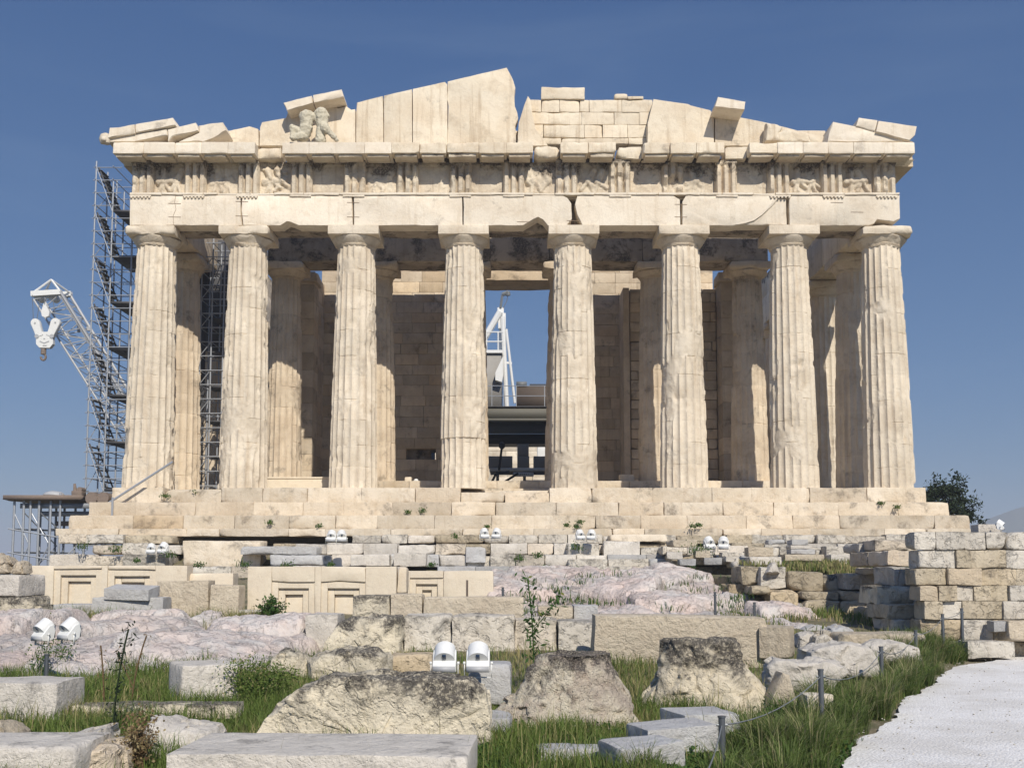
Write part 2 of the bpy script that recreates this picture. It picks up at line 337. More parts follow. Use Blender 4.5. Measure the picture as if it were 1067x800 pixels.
m_greywhite = stone_mat('white grey marble', (0.589,0.546,0.480,1), (0.513,0.475,0.418,1), (0.380,0.347,0.294,1), (.10,.095,.09,1), .45, .6, .57, .35, .6, fscale=3.0, top_dirt=.06, crack=.2)
m_cream = stone_mat('cream new marble', (.63,.555,.435,1), (.59,.51,.395,1), (.49,.405,.295,1), (.35,.28,.2,1), .3, .2, .64, .2, .22, fscale=2.0, crack=0)
m_cream2 = stone_mat('chiselled cream stone', (.57,.495,.38,1), (.51,.435,.33,1), (.42,.345,.25,1), (.2,.17,.13,1), .45, .4, .59, .25, 1.0, fscale=3.0, crack=.15)
m_bed = stone_mat('pinkish bedrock', (0.605,0.518,0.464,1), (0.540,0.508,0.475,1), (0.464,0.362,0.313,1), (.10,.09,.08,1), .5, .6, .57, .1, 1.2, fscale=1.6, warm=(.54,.40,.345,1), crack=.5, crack_scale=1.2, scar=.3)
m_crust_shade = plain('black crust and painted shade', (.075,.06,.048,1), .95, 0, .5, 5, .01)  # sheltered crust, with the shade between the mutules painted into its near black
m_rust = plain('rusty iron', (.24,.17,.115,1), .9)
m_dark = plain('painted groove shade', (.10,.075,.06,1), .8, bump=.01)
m_steel = plain('galvanised scaffold steel', (.36,.38,.41,1), .5, .4, .2)
m_steel2 = plain('grey painted steel', (.16,.17,.175,1), .6, .1, .15)
m_deck = plain('scaffold deck', (.085,.085,.09,1), .7, .2, .3)
m_wood = plain('weathered plank', (.20,.155,.125,1), .85, 0, .35, 12, .004)
m_whitep = plain('white painted metal', (.68,.68,.655,1), .5, 0, .16, 9)
m_greyp = plain('light grey painted metal', (.38,.385,.39,1), .5, 0, .1, 10)
m_black = plain('black rubber', (.02,.02,.022,1), .6)
m_glassd = plain('dark glass', (.03,.05,.09,1), .15, 0, .1)
m_brownc = plain('brown site container', (.11,.085,.065,1), .7, 0, .15)
m_conc = plain('grey concrete panel', (.30,.285,.26,1), .85, 0, .15, 6, .003)
m_post = plain('barrier post steel', (.13,.14,.15,1), .45, .6, .15)
m_statue = stone_mat('lichened sculpture cast', (.70,.64,.49,1), (.64,.58,.44,1), (.48,.42,.30,1), (.10,.09,.07,1), .4, .3, .6, .2, .4, fscale=3)
# ---------------------------------------------------------------- ground
rng = random.Random(11)
def sstep(x, a, b):
    t = np.clip((x - a) / (b - a), 0, 1); return t * t * (3 - 2 * t)
def gz0(x, y):
    x = np.asarray(x, float); y = np.asarray(y, float)
    z = np.interp(y, [16, 20, 23, 27, 31, 33, 35, 36.4, 38.6, 40, 110, 140, 260], [-.02, .30, .45, .60, .95, 1.1, 1.3, 1.5, 2.2, 2.4, 2.4, 1.0, -70])
    z = z - sstep(-x, 12, 20) * np.maximum(z - .6, 0) * (y < 120)
    rt = sstep(x, 11, 12.5) * (y > 21.4) * (y < 110); z = z * (1 - rt) + 2.2 * rt
    z = np.minimum(z, np.interp(np.abs(x), [40, 60, 260], [9, 2, -70]))
    return z
def path_edge(y):      # x of the path's left edge at distance y
    return np.interp(y, PE[:, 1], PE[:, 0])
PE = np.array([[p.x, p.y] for p in (on(a, b) for a, b in ((842, 850), (873, 800), (884, 784), (897, 771), (930, 750), (941, 731), (974, 712), (984, 700), (1010, 687)))])
PE = PE[np.argsort(PE[:, 1])]
def gz(x, y):
    x = np.asarray(x, float); y = np.asarray(y, float); s = x.shape
    P = np.stack([x.ravel(), y.ravel(), np.zeros(x.size)], 1)
    near = (np.abs(P[:, 0]) < 60) & (P[:, 1] < 120)
    n = (.07 * fbm(P * .45, 3, 3) + .03 * fbm(P * 1.8, 3, 8)) * near
    e = path_edge(P[:, 1]); on_path = sstep(P[:, 0] - e, -.7, .05) * (P[:, 1] < 20.6)
    z = (gz0(P[:, 0], P[:, 1]) + n) * (1 - on_path) - .035 * on_path
    return z.reshape(s)
def spread(a, b, st): return np.arange(a, b + 1e-6, st)
def build_ground():
    far = np.array([50, 62, 80, 110, 150, 220, 320, 600, 1200, 2500, 5000.])
    xs = np.concatenate([-far[::-1], spread(-40, -14, .8), spread(-13.6, 13.6, .3), spread(14, 40, .8), far])
    ys = np.concatenate([[-5000, -2500, -600, -120, -40, -10, -2], spread(0, 5, 1), spread(5.3, 30, .3), spread(31, 44, 1), [50, 60, 80, 100, 120, 140, 170, 200, 260, 400, 900, 2500, 5000.]])
    X, Y = np.meshgrid(xs, ys, indexing='ij'); Z = gz(X, Y)
    idx = np.arange(X.size).reshape(X.shape)
    Q = np.stack([idx[:-1, :-1], idx[1:, :-1], idx[1:, 1:], idx[:-1, 1:]], -1).reshape(-1, 4)
    mb = MB(); mb.add(np.stack([X.ravel(), Y.ravel(), Z.ravel()], 1), Q=Q)
    return tag(mb.build('ground', m_soil, smooth=180, origin=(0, 0, 0)), kind='structure')
N = NT('dry soil'); pos = N.n('ShaderNodeNewGeometry').outputs['Position']
a = N.noise(pos, 1.3, 8, .65); f = N.noise(pos, 22, 6, .7)
c = N.mix(N.ramp(a, .4, .62), (.10, .10, .045, 1), (.22, .18, .115, 1)); c = N.mix(N.ramp(f, .55, .7), c, (.33, .29, .22, 1))
N.put(N.b.inputs['Base Color'], c); N.b.inputs['Roughness'].default_value = 1
N.put(N.b.inputs['Normal'], N.n('ShaderNodeBump', Strength=1.0, Distance=.03, Height=f).outputs[0]); m_soil = N.m
N = NT('white gravel'); pos = N.n('ShaderNodeNewGeometry').outputs['Position']
v = N.n('ShaderNodeTexVoronoi', Vector=pos, Scale=38.0); f = N.noise(pos, 9, 8, .75); big = N.noise(pos, .7, 5, .6)
sep = N.n('ShaderNodeSeparateColor', Color=v.outputs['Color'])
c = N.mix(sep.outputs[0], (.66, .635, .60, 1), (.80, .785, .755, 1)); c = N.mix(N.math('MULTIPLY', N.ramp(f, .56, .7), .35), c, (.50, .47, .43, 1))
c = N.mix(N.math('MULTIPLY', N.ramp(big, .42, .62), .55), c, (.54, .51, .46, 1))
N.put(N.b.inputs['Base Color'], c); N.b.inputs['Roughness'].default_value = .95
h = N.math('SUBTRACT', N.math('MULTIPLY', f, .6), v.outputs['Distance'])
N.put(N.b.inputs['Normal'], N.n('ShaderNodeBump', Strength=.8, Distance=.012, Height=h).outputs[0]); m_gravel = N.m
build_ground()
def build_path():
    ys = np.concatenate([[-12, -4, 0], spread(3, 20.6, .05)]); rows = []
    for y in ys:
        e = float(path_edge(y)) + .10 * float(vn([[2.1 * y, 0, 0]], 2)[0]) + .04 * float(vn([[7 * y, 1, 0]], 4)[0])
        if y > 18.3: e += (y - 18.3) * .35
        rows.append([(e + t * (30 - e), y, .004) for t in np.linspace(0, 1, 12) ** 2])
    V = np.array(rows).reshape(-1, 3); n = 12; idx = np.arange(len(V)).reshape(-1, n)
    Q = np.stack([idx[:-1, :-1], idx[:-1, 1:], idx[1:, 1:], idx[1:, :-1]], -1).reshape(-1, 4)
    mb = MB(); mb.add(V, Q=Q); return tag(mb.build('path', m_gravel, smooth=180), kind='structure')
build_path()
# far hill, low on the right
def build_hill():
    D = 1500.; px_ = np.linspace(780, 1700, 70); prof = np.interp(px_, [780, 940, 1000, 1018, 1036, 1067, 1110, 1250, 1450, 1700], [575, 572, 556, 546, 538, 528, 521, 516, 530, 560])
    V = []; T_ = np.array([0, .25, .5, .75, .92, 1, 1.15, 1.5])
    for p_, q_ in zip(px_, prof):
        t = at(p_, q_, D)
        for s in T_:
            if s <= 1: V.append((t.x, D - 500 * (1 - s), -72 + (t.z + 72) * s ** 1.3))
            else: V.append((t.x, D + 500 * (s - 1) * 2, -72 + (t.z + 72) * (1 - (s - 1) * 1.9)))
    V = np.array(V); V[:, 2] += 3 * fbm(V * .012, 4, 2); n = len(T_); idx = np.arange(len(V)).reshape(-1, n)
    Q = np.stack([idx[:-1, :-1], idx[1:, :-1], idx[1:, 1:], idx[:-1, 1:]], -1).reshape(-1, 4)
    mb = MB(); mb.add(V, Q=Q)
    return tag(mb.build('hill', m_hill, smooth=180), kind='structure')
m_hill = plain('scrub hillside', (.115, .12, .085, 1), 1, 0, .5, .02)
build_hill()
# ---------------------------------------------------------------- temple
TX, Y0 = .26, 41.7; ZS = 4.70
temple = empty('temple', (TX, 75, 2.3), 'ruined Doric marble temple with eight front columns and a broken pediment', 'temple')
def masonry(mb, x0, x1, z0, z1, y0, y1, rowh, lmin, lmax, seed, r=.02, amp=.006, jit=.01, res=.5, gap=.006, skip=None, axis='x', tintw=.5, top=None):
    rg = random.Random(seed); z = z0; k = 0
    while z < z1 - .05:
        h = rowh * rg.uniform(.94, 1.06) if rowh else 1
        if z + h > z1 - .12: h = z1 - z
        x = x0 - (rg.random() * lmin * .6 if k % 2 else 0)
        while x < x1 - .02:
            L = rg.uniform(lmin, lmax); a = max(x, x0); b = min(x + L, x1)
            if x1 - b < lmin * .35: b = x1
            x = b
            if b - a < .03: continue
            if skip and skip((a + b) / 2, z + h / 2, b - a, h): continue
            if top and z + h > top((a + b) / 2): continue
            j = rg.uniform(-jit, jit); lo = (a + gap, y0 + j, z + gap * .7); hi = (b - gap, y1, z + h - gap * .7)
            if axis == 'y': lo = (y0 + j, a + gap, z + gap * .7); hi = (y1, b - gap, z + h - gap * .7)
            V, Q = rstone(lo, hi, r, amp, res, rg.randrange(999)); mb.add(V, Q=Q, tint=(rg.random(), rg.random() ** 2 * (1 if tintw is None else tintw * 2)))
        z += h; k += 1
# steps
steps = [(ZS, 4.11, 15.42, 40.62), (4.11, 3.59, 16.02, 40.0), (3.59, 3.08, 16.52, 39.4), (3.08, 2.80, 16.75, 38.85)]
for si, (zt, zb, hw, yf) in enumerate(steps):
    st = bpy.data.objects.new('step', None); COL.objects.link(st); st.parent = temple; st.location = (0, yf - 75, 0)
    rg = random.Random(50 + si); x = TX - hw; x1 = TX + hw
    while x < x1 - .05:
        L = rg.uniform(1.5, 2.4) if si < 3 else rg.uniform(1.1, 3.0); b = min(x + L, x1)
        if x1 - b < .8: b = x1
        mb = MB(); ct, cb = zt, zb; broken = False; km = m_krepis
        pm = CX + (x + b) / 2 / yf * FOC
        if si == 0 and 500 < pm < 572: ct = zt - rg.uniform(.12, .22); broken = True
        if si == 0 and 170 < pm < 245: ct = zt - .05; broken = True
        if (si == 2 and 150 < pm < 205) or (si == 2 and 655 < pm < 725) or (si == 1 and 190 < pm < 235): km = m_inner
        V, Q = rstone((x + .003, yf + rg.uniform(-.008, .008) + (.1 if broken else 0), cb + .006), (b - .003, yf + 1.6, ct), .018 if not broken else .09, .016, .14, rg.randrange(999), chip=7)
        mb.add(V, Q=Q, tint=(rg.random(), rg.random() ** 1.5)); mb.build('block', km, st)
        x = b
    # the flank of the step running back
    for sgn in (-1, 1):
        mb = MB(); masonry(mb, yf + 1.7, 74, zb, zt, TX + sgn * hw, TX + sgn * (hw - 1.2), 9, 1.8, 3.0, 70 + si, .04, .012, .02, .6, axis='y') if sgn < 0 else masonry(mb, yf + 1.7, 74, zb, zt, TX + hw - 1.2, TX + hw, 9, 1.8, 3.0, 71 + si, .04, .012, 0.0, .6, axis='y')
        mb.build('block', m_krepis, st)
mb = MB(); V, Q = boxv((TX - 15.2, 41.9, 2.3), (TX + 15.2, 74, ZS - .02)); mb.add(V, Q=Q); mb.build('floor', m_krepis, temple, smooth=0)
# low inner steps
mb = MB()
for k, (yy, zz, w) in enumerate(((45.3, 5.03, 12.0), (45.75, 5.38, 11.6))):
    masonry(mb, TX - w, TX + w, zz - .33, zz, yy, yy + 1.3, 9, 1.3, 2.2, 90 + k, .03, .01, .01, .4)
V, Q = boxv((TX - 11.4, 46.4, 4.6), (TX + 11.4, 73.6, 5.365)); mb.add(V, Q=Q)
mb.build('inner_step', m_krepis, temple)
# columns
def shaft(mb, x, y, z0, h, r0, r1, seed, dmg, rows=110, nf=20, per=6, lean=(0, 0), ledge=None):
    rs = random.Random(seed); nd = 11; js = [h * (k + rs.uniform(-.12, .12)) / nd for k in range(1, nd)]
    zs = set(np.round(np.linspace(0, h, rows), 4))
    for j in js: zs |= {round(j - .022, 4), round(j, 4), round(j + .022, 4)}
    if ledge: zs |= {round(ledge - .01, 4), round(ledge + .01, 4)}
    zs = np.array(sorted(zs)); n = nf * per; t = (np.arange(n) + .5 * 0) / n * 2 * math.pi + rs.random() * .02
    Z, T = np.meshgrid(zs, t, indexing='ij'); u = Z / h
    Rr = r0 + (r1 - r0) * (u * .9 + .1 * u * u) + .012 * np.sin(math.pi * u)
    ft = (np.arange(n) % per) / per; fl = np.tile(np.abs(np.sin(math.pi * ft)) ** .75, (len(zs), 1)) * .075 * Rr / .95
    P = np.stack([np.cos(T) * Rr, np.sin(T) * Rr, Z], -1).reshape(-1, 3)
    lo = .06 * (1 - u.ravel()) ** 2
    nz = fbm(P * np.array([.8, .8, .55]), 4, seed) + lo
    thr = .46 - .5 * dmg; m = sstep(nz, thr, thr + .05).reshape(Z.shape)
    rough = fbm(P * 6.0, 4, seed + 3).reshape(Z.shape)
    arr = np.clip(fbm(P * np.array([6, 6, 2.6]), 3, seed + 7).reshape(Z.shape) - .22, 0, 1)
    rad = Rr - np.maximum(fl, arr * .12)
    dm = Rr - .045 - .032 * rough - .03 * sstep(fbm(P * 1.5, 2, seed + 11), .1, .5).reshape(Z.shape)
    rad = rad * (1 - m) + dm * m
    gouge = np.clip(fbm(P * np.array([1.6, 1.6, 1.1]), 3, seed + 21).reshape(Z.shape) - .46 + .12 * dmg, 0, 1); rad -= gouge * .22
    for j in js:
        w = np.abs(Z - j) < .004; brk = sstep(fbm(np.stack([np.cos(T) * 2, np.sin(T) * 2, Z * 0 + j * 7], -1).reshape(-1, 3), 2, seed + 5), .05, .35).reshape(Z.shape)
        rad = rad - w * (.003 + .022 * brk)
    if ledge: rad = rad + (Z < ledge) * (.045 * fbm(P * 2, 2, seed).reshape(Z.shape) - .05)
    drum = np.searchsorted(js, Z.ravel()); tv = np.array([rs.random() for _ in range(nd + 1)]); wv = np.array([rs.random() ** 2 for _ in range(nd + 1)])
    V = np.stack([np.cos(T) * rad + x + lean[0] * u, np.sin(T) * rad + y + lean[1] * u, Z + z0], -1).reshape(-1, 3)
    i = np.arange(n); j2 = (i + 1) % n
    Q = np.concatenate([np.stack([i + k*n, j2 + k*n, j2 + (k+1)*n, i + (k+1)*n], 1) for k in range(len(zs)-1)])
    mb.add(V, Q=Q, G=[list(range(n))[::-1], list(range((len(zs)-1)*n, len(zs)*n))], tint=np.stack([tv[drum] * .4 + .35, wv[drum] * .6], 1))
def column(name, x, y, z0, h, r0, r1, seed, dmg, mat=None, cap=(.36, .36, .985), capdmg=.03, rows=110, lean=(0, 0), ledge=None, abacus=True, per=6):
    mat = mat or m_column; ha, he, hw = cap; mb = MB(); shaft(mb, x, y, z0, h - ha - he, r0, r1, seed, dmg, rows, lean=lean, ledge=ledge, per=per)
    c = mb.build(name, mat, temple, smooth=32); zc = z0 + h - ha - he; cx_, cy_ = x + lean[0], y + lean[1]
    mb = MB(); pr = [(r1 - .03, zc - .02), (r1 - .02, zc), (r1 + .015, zc + .02), (r1 - .005, zc + .04), (r1 + .03, zc + .06), (r1 + .01, zc + .08)]
    pr += [(r1 + .02 + (hw - .02 - r1) * math.sin(k / 6 * math.pi / 2) ** .9, zc + .08 + (he - .08) * (1 - math.cos(k / 6 * math.pi / 2) * 1.0) if k < 6 else zc + he) for k in range(1, 7)]
    pr = pr[:6] + [(r1 + .02 + (hw - .04 - r1) * s, zc + .08 + (he - .08) * q) for s, q in ((.3, .25), (.58, .48), (.8, .68), (.94, .84), (.99, .94), (.96, 1.0))]
    lathe(mb, pr, (cx_, cy_, 0), 48, amp=capdmg * .7, freq=2.6, seed=seed, tint=(.55, .3)); mb.build('echinus', mat, c, smooth=45)
    if abacus:
        mb = MB(); V, Q = rstone((cx_ - hw, cy_ - hw, zc + he), (cx_ + hw, cy_ + hw, zc + he + ha - .004), .015 + capdmg, .006 + capdmg * .3, .16, seed + 2, chip=2 + capdmg * 20)
        mb.add(V, Q=Q, tint=(.6, .3)); mb.build('abacus', mat, c)
    return c
ZA = pz(235, 40.88); HC = ZA - ZS
xs_f = [-14.43, -10.74, -6.444, -2.148, 2.148, 6.444, 10.74, 14.43]
dm_f = [.04, .10, .20, .42, .46, .36, .18, .02]
lead = [.10, .04, .02, 0, 0, -.02, -.04, -.10]
for k, x in enumerate(xs_f):
    r0 = .97 if k in (0, 7) else .945; r1 = .74
    column('column', TX + x, Y0, ZS, HC, r0, r1, 100 + k * 7, dm_f[k], capdmg=.13 if k in (0, 1, 7) else .004, lean=(lead[k] * .7, .06), ledge=1.95 if k == 3 else None, rows=150, per=8)
# flank columns
for sgn in (-1, 1):
    for k in range(1, 7):
        column('flank_column', TX + sgn * 14.43, Y0 + 3.69 + 4.296 * (k - 1), ZS, HC, .945, .74, 300 + k * 5 + (40 if sgn > 0 else 0), .4, m_inner if sgn < 0 else None, capdmg=.1, rows=70 if k < 3 else 45, per=6 if k < 3 else 4)
# porch columns
YP = 47.0; ZP = 5.38; ZPA = pz(272, YP - .85)
for k in range(6):
    column('porch_column', TX - .05 + 4.1 * (k - 2.5), YP, ZP, ZPA - ZP, .83, .64, 500 + k * 9, .42, m_inner, cap=(.33, .33, .9), capdmg=.09, rows=80)
# ---- architrave
YA = 40.88
def pts(l, Y): return [(at(a, b, Y).x, at(a, b, Y).z) for a, b in l]
arch = bpy.data.objects.new('architrave', None); COL.objects.link(arch); arch.parent = temple
blocks = [
 [(135,235),(135,203.5),(250.8,203.5),(250.3,219),(252,235)],
 [(253.2,235),(251.8,219),(252.4,203.5),(366.5,203.5),(367.5,235),(311,235),(303,231.5),(299,230.5),(292,235)],
 [(368.8,235),(368.5,203.5),(481.4,203.5),(482,235)],
 [(483,235),(483,216),(482.5,203.5),(586,203.5),(591,206),(595.3,212),(596,228),(590,235),(571,235),(566,229),(560.7,226),(552,231),(545,235)],
 [(607,235),(601.5,224),(598.8,213),(601.5,203.5),(701,203.5),(708.5,208),(709,235)],
 [(711,235),(711,210),(715,203.5),(814,203.5),(806,213),(795,223.5),(786,230),(776,233),(764,235)],
 [(823,235),(822.4,206),(826,203.5),(937.5,203.5),(938,228),(931,231),(914,229),(911,233),(905,235)]]
for k, b in enumerate(blocks):
    mb = MB(); prism(mb, pts(b, YA), YA, YA + .78, .022, .22, .012, 20 + k, tint=(rng.uniform(.55, .95), rng.uniform(0, .35))); mb.build('front_beam', m_white, arch)
mb = MB(); prism(mb, pts([(772,234.5),(786,226),(797,219),(806,207),(819.5,206),(820,234.5)], YA + .07), YA + .07, YA + .8, .03, .2, .03, 77, tint=(.5, .5)); mb.build('front_beam', m_white, arch)
zt = pz(203.5, YA); xl = px2x(135, 220, YA); xr = px2x(938, 220, YA)
for k in range(7):
    a = xl + (xr - xl) * k / 7; b = xl + (xr - xl) * (k + 1) / 7; mb = MB()
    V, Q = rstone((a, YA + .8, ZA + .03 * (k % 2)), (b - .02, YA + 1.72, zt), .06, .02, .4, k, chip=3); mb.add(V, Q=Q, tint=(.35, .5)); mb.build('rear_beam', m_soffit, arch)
for jx, yy in ((182, (212, 226)), (252, (210, 225)), (368, (211, 226)), (597, (230,)), (709.5, (213, 226)), (872, (211,)), (893, (221,)), (545, (231,))):
    for y_ in yy:
        mb = MB(); beam(mb, at(jx - 6.5, y_, YA - .004), at(jx + 6.5, y_ + .3, YA - .004), .012, .018); mb.build('clamp', m_rust, arch)
mb = MB(); cp_ = [(183.2, 204), (182, 211), (183.5, 218), (180.5, 225), (181, 234.5)]
for a, b in zip(cp_[:-1], cp_[1:]): beam(mb, at(*a, YA + .004), at(*b, YA + .004), .014, .018)
mb.build('crack', m_rust, arch)
# taenia and regulae
trig_x = [px2x(147.5 + 55.39 * k, 185, 40.92) for k in range(15)]
z_f0 = pz(200.6, YA - .06)
mb = MB(); x = xl; rg = random.Random(5)
while x < xr - .1:
    b = min(x + rg.uniform(.5, 1.7), xr)
    if rg.random() < .8:
        V, Q = rstone((x, YA - .055, zt + .004), (b - .01, YA + .3, z_f0), .012, .012, .12, rg.randrange(99), chip=4, freq=3); mb.add(V, Q=Q, tint=(.6, .2))
    else:
        V, Q = rstone((x, YA + .0, zt + .004), (b - .01, YA + .3, z_f0 - .01), .02, .015, .12, rg.randrange(99), chip=4); mb.add(V, Q=Q, tint=(.5, .3))
    x = b
mb.build('taenia', m_white, arch)
for k, xc in enumerate(trig_x):
    if k in (5, 8, 10): continue
    mb = MB(); V, Q = rstone((xc - .42, YA - .05, zt - .075), (xc + .42, YA - .001, zt - .004), .01, .008, .1, k, chip=4, freq=3); mb.add(V, Q=Q, tint=(.6, .2))
    if k in (0, 2, 14, 12, 1, 13):
        for g in range(6): lathe(mb, [(.045, zt - .12), (.035, zt - .07)], (xc - .35 + .14 * g, YA - .035, 0), 8, tint=(.6, .2))
    mb.build('regula', m_white, arch)
# ---- frieze
ZF = 17.60
fr = bpy.data.objects.new('frieze', None); COL.objects.link(fr); fr.parent = temple
mb = MB(); V, Q = boxv((xl + .05, YA + .36, zt + .003), (xr - .05, YA + 1.7, ZF - .003)); mb.add(V, Q=Q, tint=(.4, .4)); mb.build('backing_wall', m_frieze, fr, smooth=0)
def triglyph(xc, seed, dmg):
    cs = [(-.42,.35),(-.42,.14),(-.345,0),(-.30,0),(-.225,0),(-.145,.16),(-.065,0),(0,0),(.065,0),(.145,.16),(.225,0),(.30,0),(.345,0),(.42,.14),(.42,.35)]
    nz = 22; zs = np.linspace(0, 1, nz); H = ZF - z_f0; V = []
    for q in zs:
        for (a, d) in cs:
            dd = d if q < .86 else (min(d, .0) if d < .3 else d); V.append((xc + a, YA + .02 + dd - (.02 if q >= .86 and d < .3 else 0), z_f0 + .003 + q * (H - .006)))
    V = np.array(V); n = fbm(V * 1.6, 4, seed); front = (V[:, 1] < YA + .3)
    V[:, 1] += front * (np.clip(n - .25 + dmg, 0, 1) * .5 + .012 * fbm(V * 6, 3, seed + 1))
    V[:, 1] = np.minimum(V[:, 1], YA + .37); m = len(cs); idx = np.arange(len(V)).reshape(nz, m)
    Q = np.stack([idx[:-1, :-1], idx[:-1, 1:], idx[1:, 1:], idx[1:, :-1]], -1).reshape(-1, 4)
    mb = MB(); mb.add(V, Q=Q, tint=(.5 + .3 * rng.random(), rng.random() * .6)); return mb.build('triglyph', m_frieze, fr, smooth=30)
tdmg = [.02, 0, .0, .12, .05, .02, .1, .02, .12, .02, .45, .02, .1, .0, .0]
for k, xc in enumerate(trig_x): triglyph(xc, 40 + k, tdmg[k])
def metope(x0, x1, seed, amt):
    n = 44; rs = random.Random(seed); X, Z = np.meshgrid(np.linspace(0, 1, n), np.linspace(0, 1, n), indexing='ij'); H = np.zeros_like(X)
    def cap_(ax, az, bx, bz, r, hh):
        nonlocal H
        dx, dz = bx - ax, bz - az; L = dx*dx + dz*dz + 1e-9; t = np.clip(((X-ax)*dx + (Z-az)*dz) / L, 0, 1)
        d = np.hypot(X - ax - t*dx, Z - az - t*dz) / r; H = np.maximum(H, hh * np.sqrt(np.clip(1 - d*d, 0, 1)))
    if amt > .3:
        for f in range(2):                                # two worn figures: trunk, limbs
            cx_ = .32 + .36 * f + rs.uniform(-.06, .06); lean = rs.uniform(-.2, .2)
            cap_(cx_, .42, cx_ + lean, .74, .115, .2); 
            for l in range(3): 
                a_ = rs.uniform(-2.6, -.5); cap_(cx_, .42, cx_ + .33 * math.cos(a_), .42 + .36 * math.sin(a_), .062, .13)
            a_ = rs.uniform(-.5, 2.8); cap_(cx_ + lean, .7, cx_ + lean + .28 * math.cos(a_), .7 + .2 * math.sin(a_), .05, .12)
            if rs.random() < .5: cap_(cx_ + lean, .82, cx_ + lean, .86, .06, .12)
        if rs.random() < .7: cap_(.15, .40, .75, .46, .12, .17)
    P = np.stack([X.ravel() * 1.3, Z.ravel() * 1.3, np.zeros(X.size) + seed], 1)
    er = fbm(P * 2.2, 4, seed).reshape(X.shape); H = H * np.clip(amt + .9 * er, 0, 1) + .05 * np.clip(fbm(P * 3.2, 4, seed + 2).reshape(X.shape), 0, 1) + .09 * np.clip(fbm(P * 1.4, 3, seed + 6).reshape(X.shape) - .1, 0, 1)
    zz = z_f0 + .003 + Z * (ZF - z_f0 - .006); yy = YA + .345 - H - (Z > .9) * .035
    V = np.stack([(x0 + X * (x1 - x0)).ravel(), yy.ravel(), zz.ravel()], 1); idx = np.arange(n*n).reshape(n, n)
    Q = np.stack([idx[:-1, :-1], idx[1:, :-1], idx[1:, 1:], idx[:-1, 1:]], -1).reshape(-1, 4)
    mb = MB(); mb.add(V, Q=Q, tint=(.45 + .3 * rng.random(), rng.random() * .7)); return mb.build('metope', m_frieze, fr, smooth=180)
ma = [.9, .55, .8, .3, .35, .25, .2, .32, .6, .3, .5, .25, .85, .9]
for k in range(14): metope(trig_x[k] + .41, trig_x[k + 1] - .41, 60 + k, ma[k])
# ---- horizontal cornice
YG = 40.18; ZG0 = pz(159.8, YG); ZG1 = pz(148.2, YG)
co = bpy.data.objects.new('cornice', None); COL.objects.link(co); co.parent = temple
runs = [[117.5,150,182,210,237.5,265.5], [294,322,350,380,408,437,465,499,528,555.5], [584,613,642], [670,698.5,726,755], [781,810,836.5,863,889.5,922,953.5]]
gapsr = [(266.5, 293), (556.5, 583), (643, 669), (756, 780)]
for rr in runs:
    for a, b in zip(rr[:-1], rr[1:]):
        x0 = px2x(a, 154, YG); x1 = px2x(b, 154, YG); s = rng.randrange(999); mb = MB(); hurt = 400 < a < 800
        V, Q = rstone((x0 + .002, YG + rng.uniform(-.012, .012), ZG0 + (.0 if not hurt else rng.uniform(0, .05))), (x1 - .002, YG + 1.35, ZG1), .02 if not hurt else .07, .014, .12, s, chip=3 if hurt else 2); mb.add(V, Q=Q, tint=(rng.uniform(.55, .95), rng.random() * .4))
        ob = mb.build('cornice_block', m_white if not hurt else m_tymp, co)
        mb = MB(); w = x1 - x0; V, Q = rstone((x0 + .09, YG + .10, ZG0 - .10), (x1 - .11, YG + .72, ZG0 + .06), .02, .01, .12, s + 1, chip=3); mb.add(V, Q=Q, tint=(.4, .5)); mb.build('mutule', m_frieze, ob)
        mb = MB(); V, Q = boxv((x0, YG + .62, ZF - .02), (x1, YG + 1.4, ZG0 + .03)); mb.add(V, Q=Q, tint=(.35, .5)); mb.build('bed_moulding', m_crust_shade, ob, smooth=0)
for a, b in gapsr:
    x0 = px2x(a, 154, 40.7); x1 = px2x(b, 154, 40.7); mb = MB(); y_ = 40.72 + rng.uniform(-.1, .05)
    V, Q = rstone((x0, y_, ZF - .02), (x1, y_ + .9, ZG1 + .05), .09, .03, .12, rng.randrange(99), chip=3.5); mb.add(V, Q=Q, tint=(.7, .4)); mb.build('broken_cornice', m_tymp, co)
for sgn in (-1, 1):                                         # cornice, frieze and architrave of the long sides
    xo = TX + sgn * 15.15; xi = TX + sgn * 13.5; a, b = min(xo, xi), max(xo, xi)
    mb = MB(); masonry(mb, YA + 1.75, 66, ZA, zt + .25, a, b, 9, 4.1, 4.4, 7, .06, .02, .01, .6, axis='y'); mb.build('flank_beam', m_inner if sgn < 0 else m_tymp, arch)
    mb = MB(); masonry(mb, YA + 1.75, 66, zt + .25, ZF, a + .1, b - .1, 9, 2, 2.2, 9, .04, .02, .02, .6, axis='y'); mb.build('flank_wall', m_frieze, fr)
    a2, b2 = (TX - 15.72, TX - 14.2) if sgn < 0 else (TX + 14.2, TX + 15.72)
    mb = MB(); masonry(mb, YG + 1.4, 66, ZG0, ZG1, a2, b2, 9, 1.0, 1.1, 12, .04, .015, .01, .5, axis='y'); mb.build('flank_cornice', m_frieze, co)
    mb = MB(); V, Q = boxv((TX + sgn * 15.05 - .45, YG + .7, ZF - .02), (TX + sgn * 15.05 + .45, 65.8, ZG0 + .02)); mb.add(V, Q=Q, tint=(.3, .5)); mb.build('bed_moulding', m_frieze, co, smooth=0)
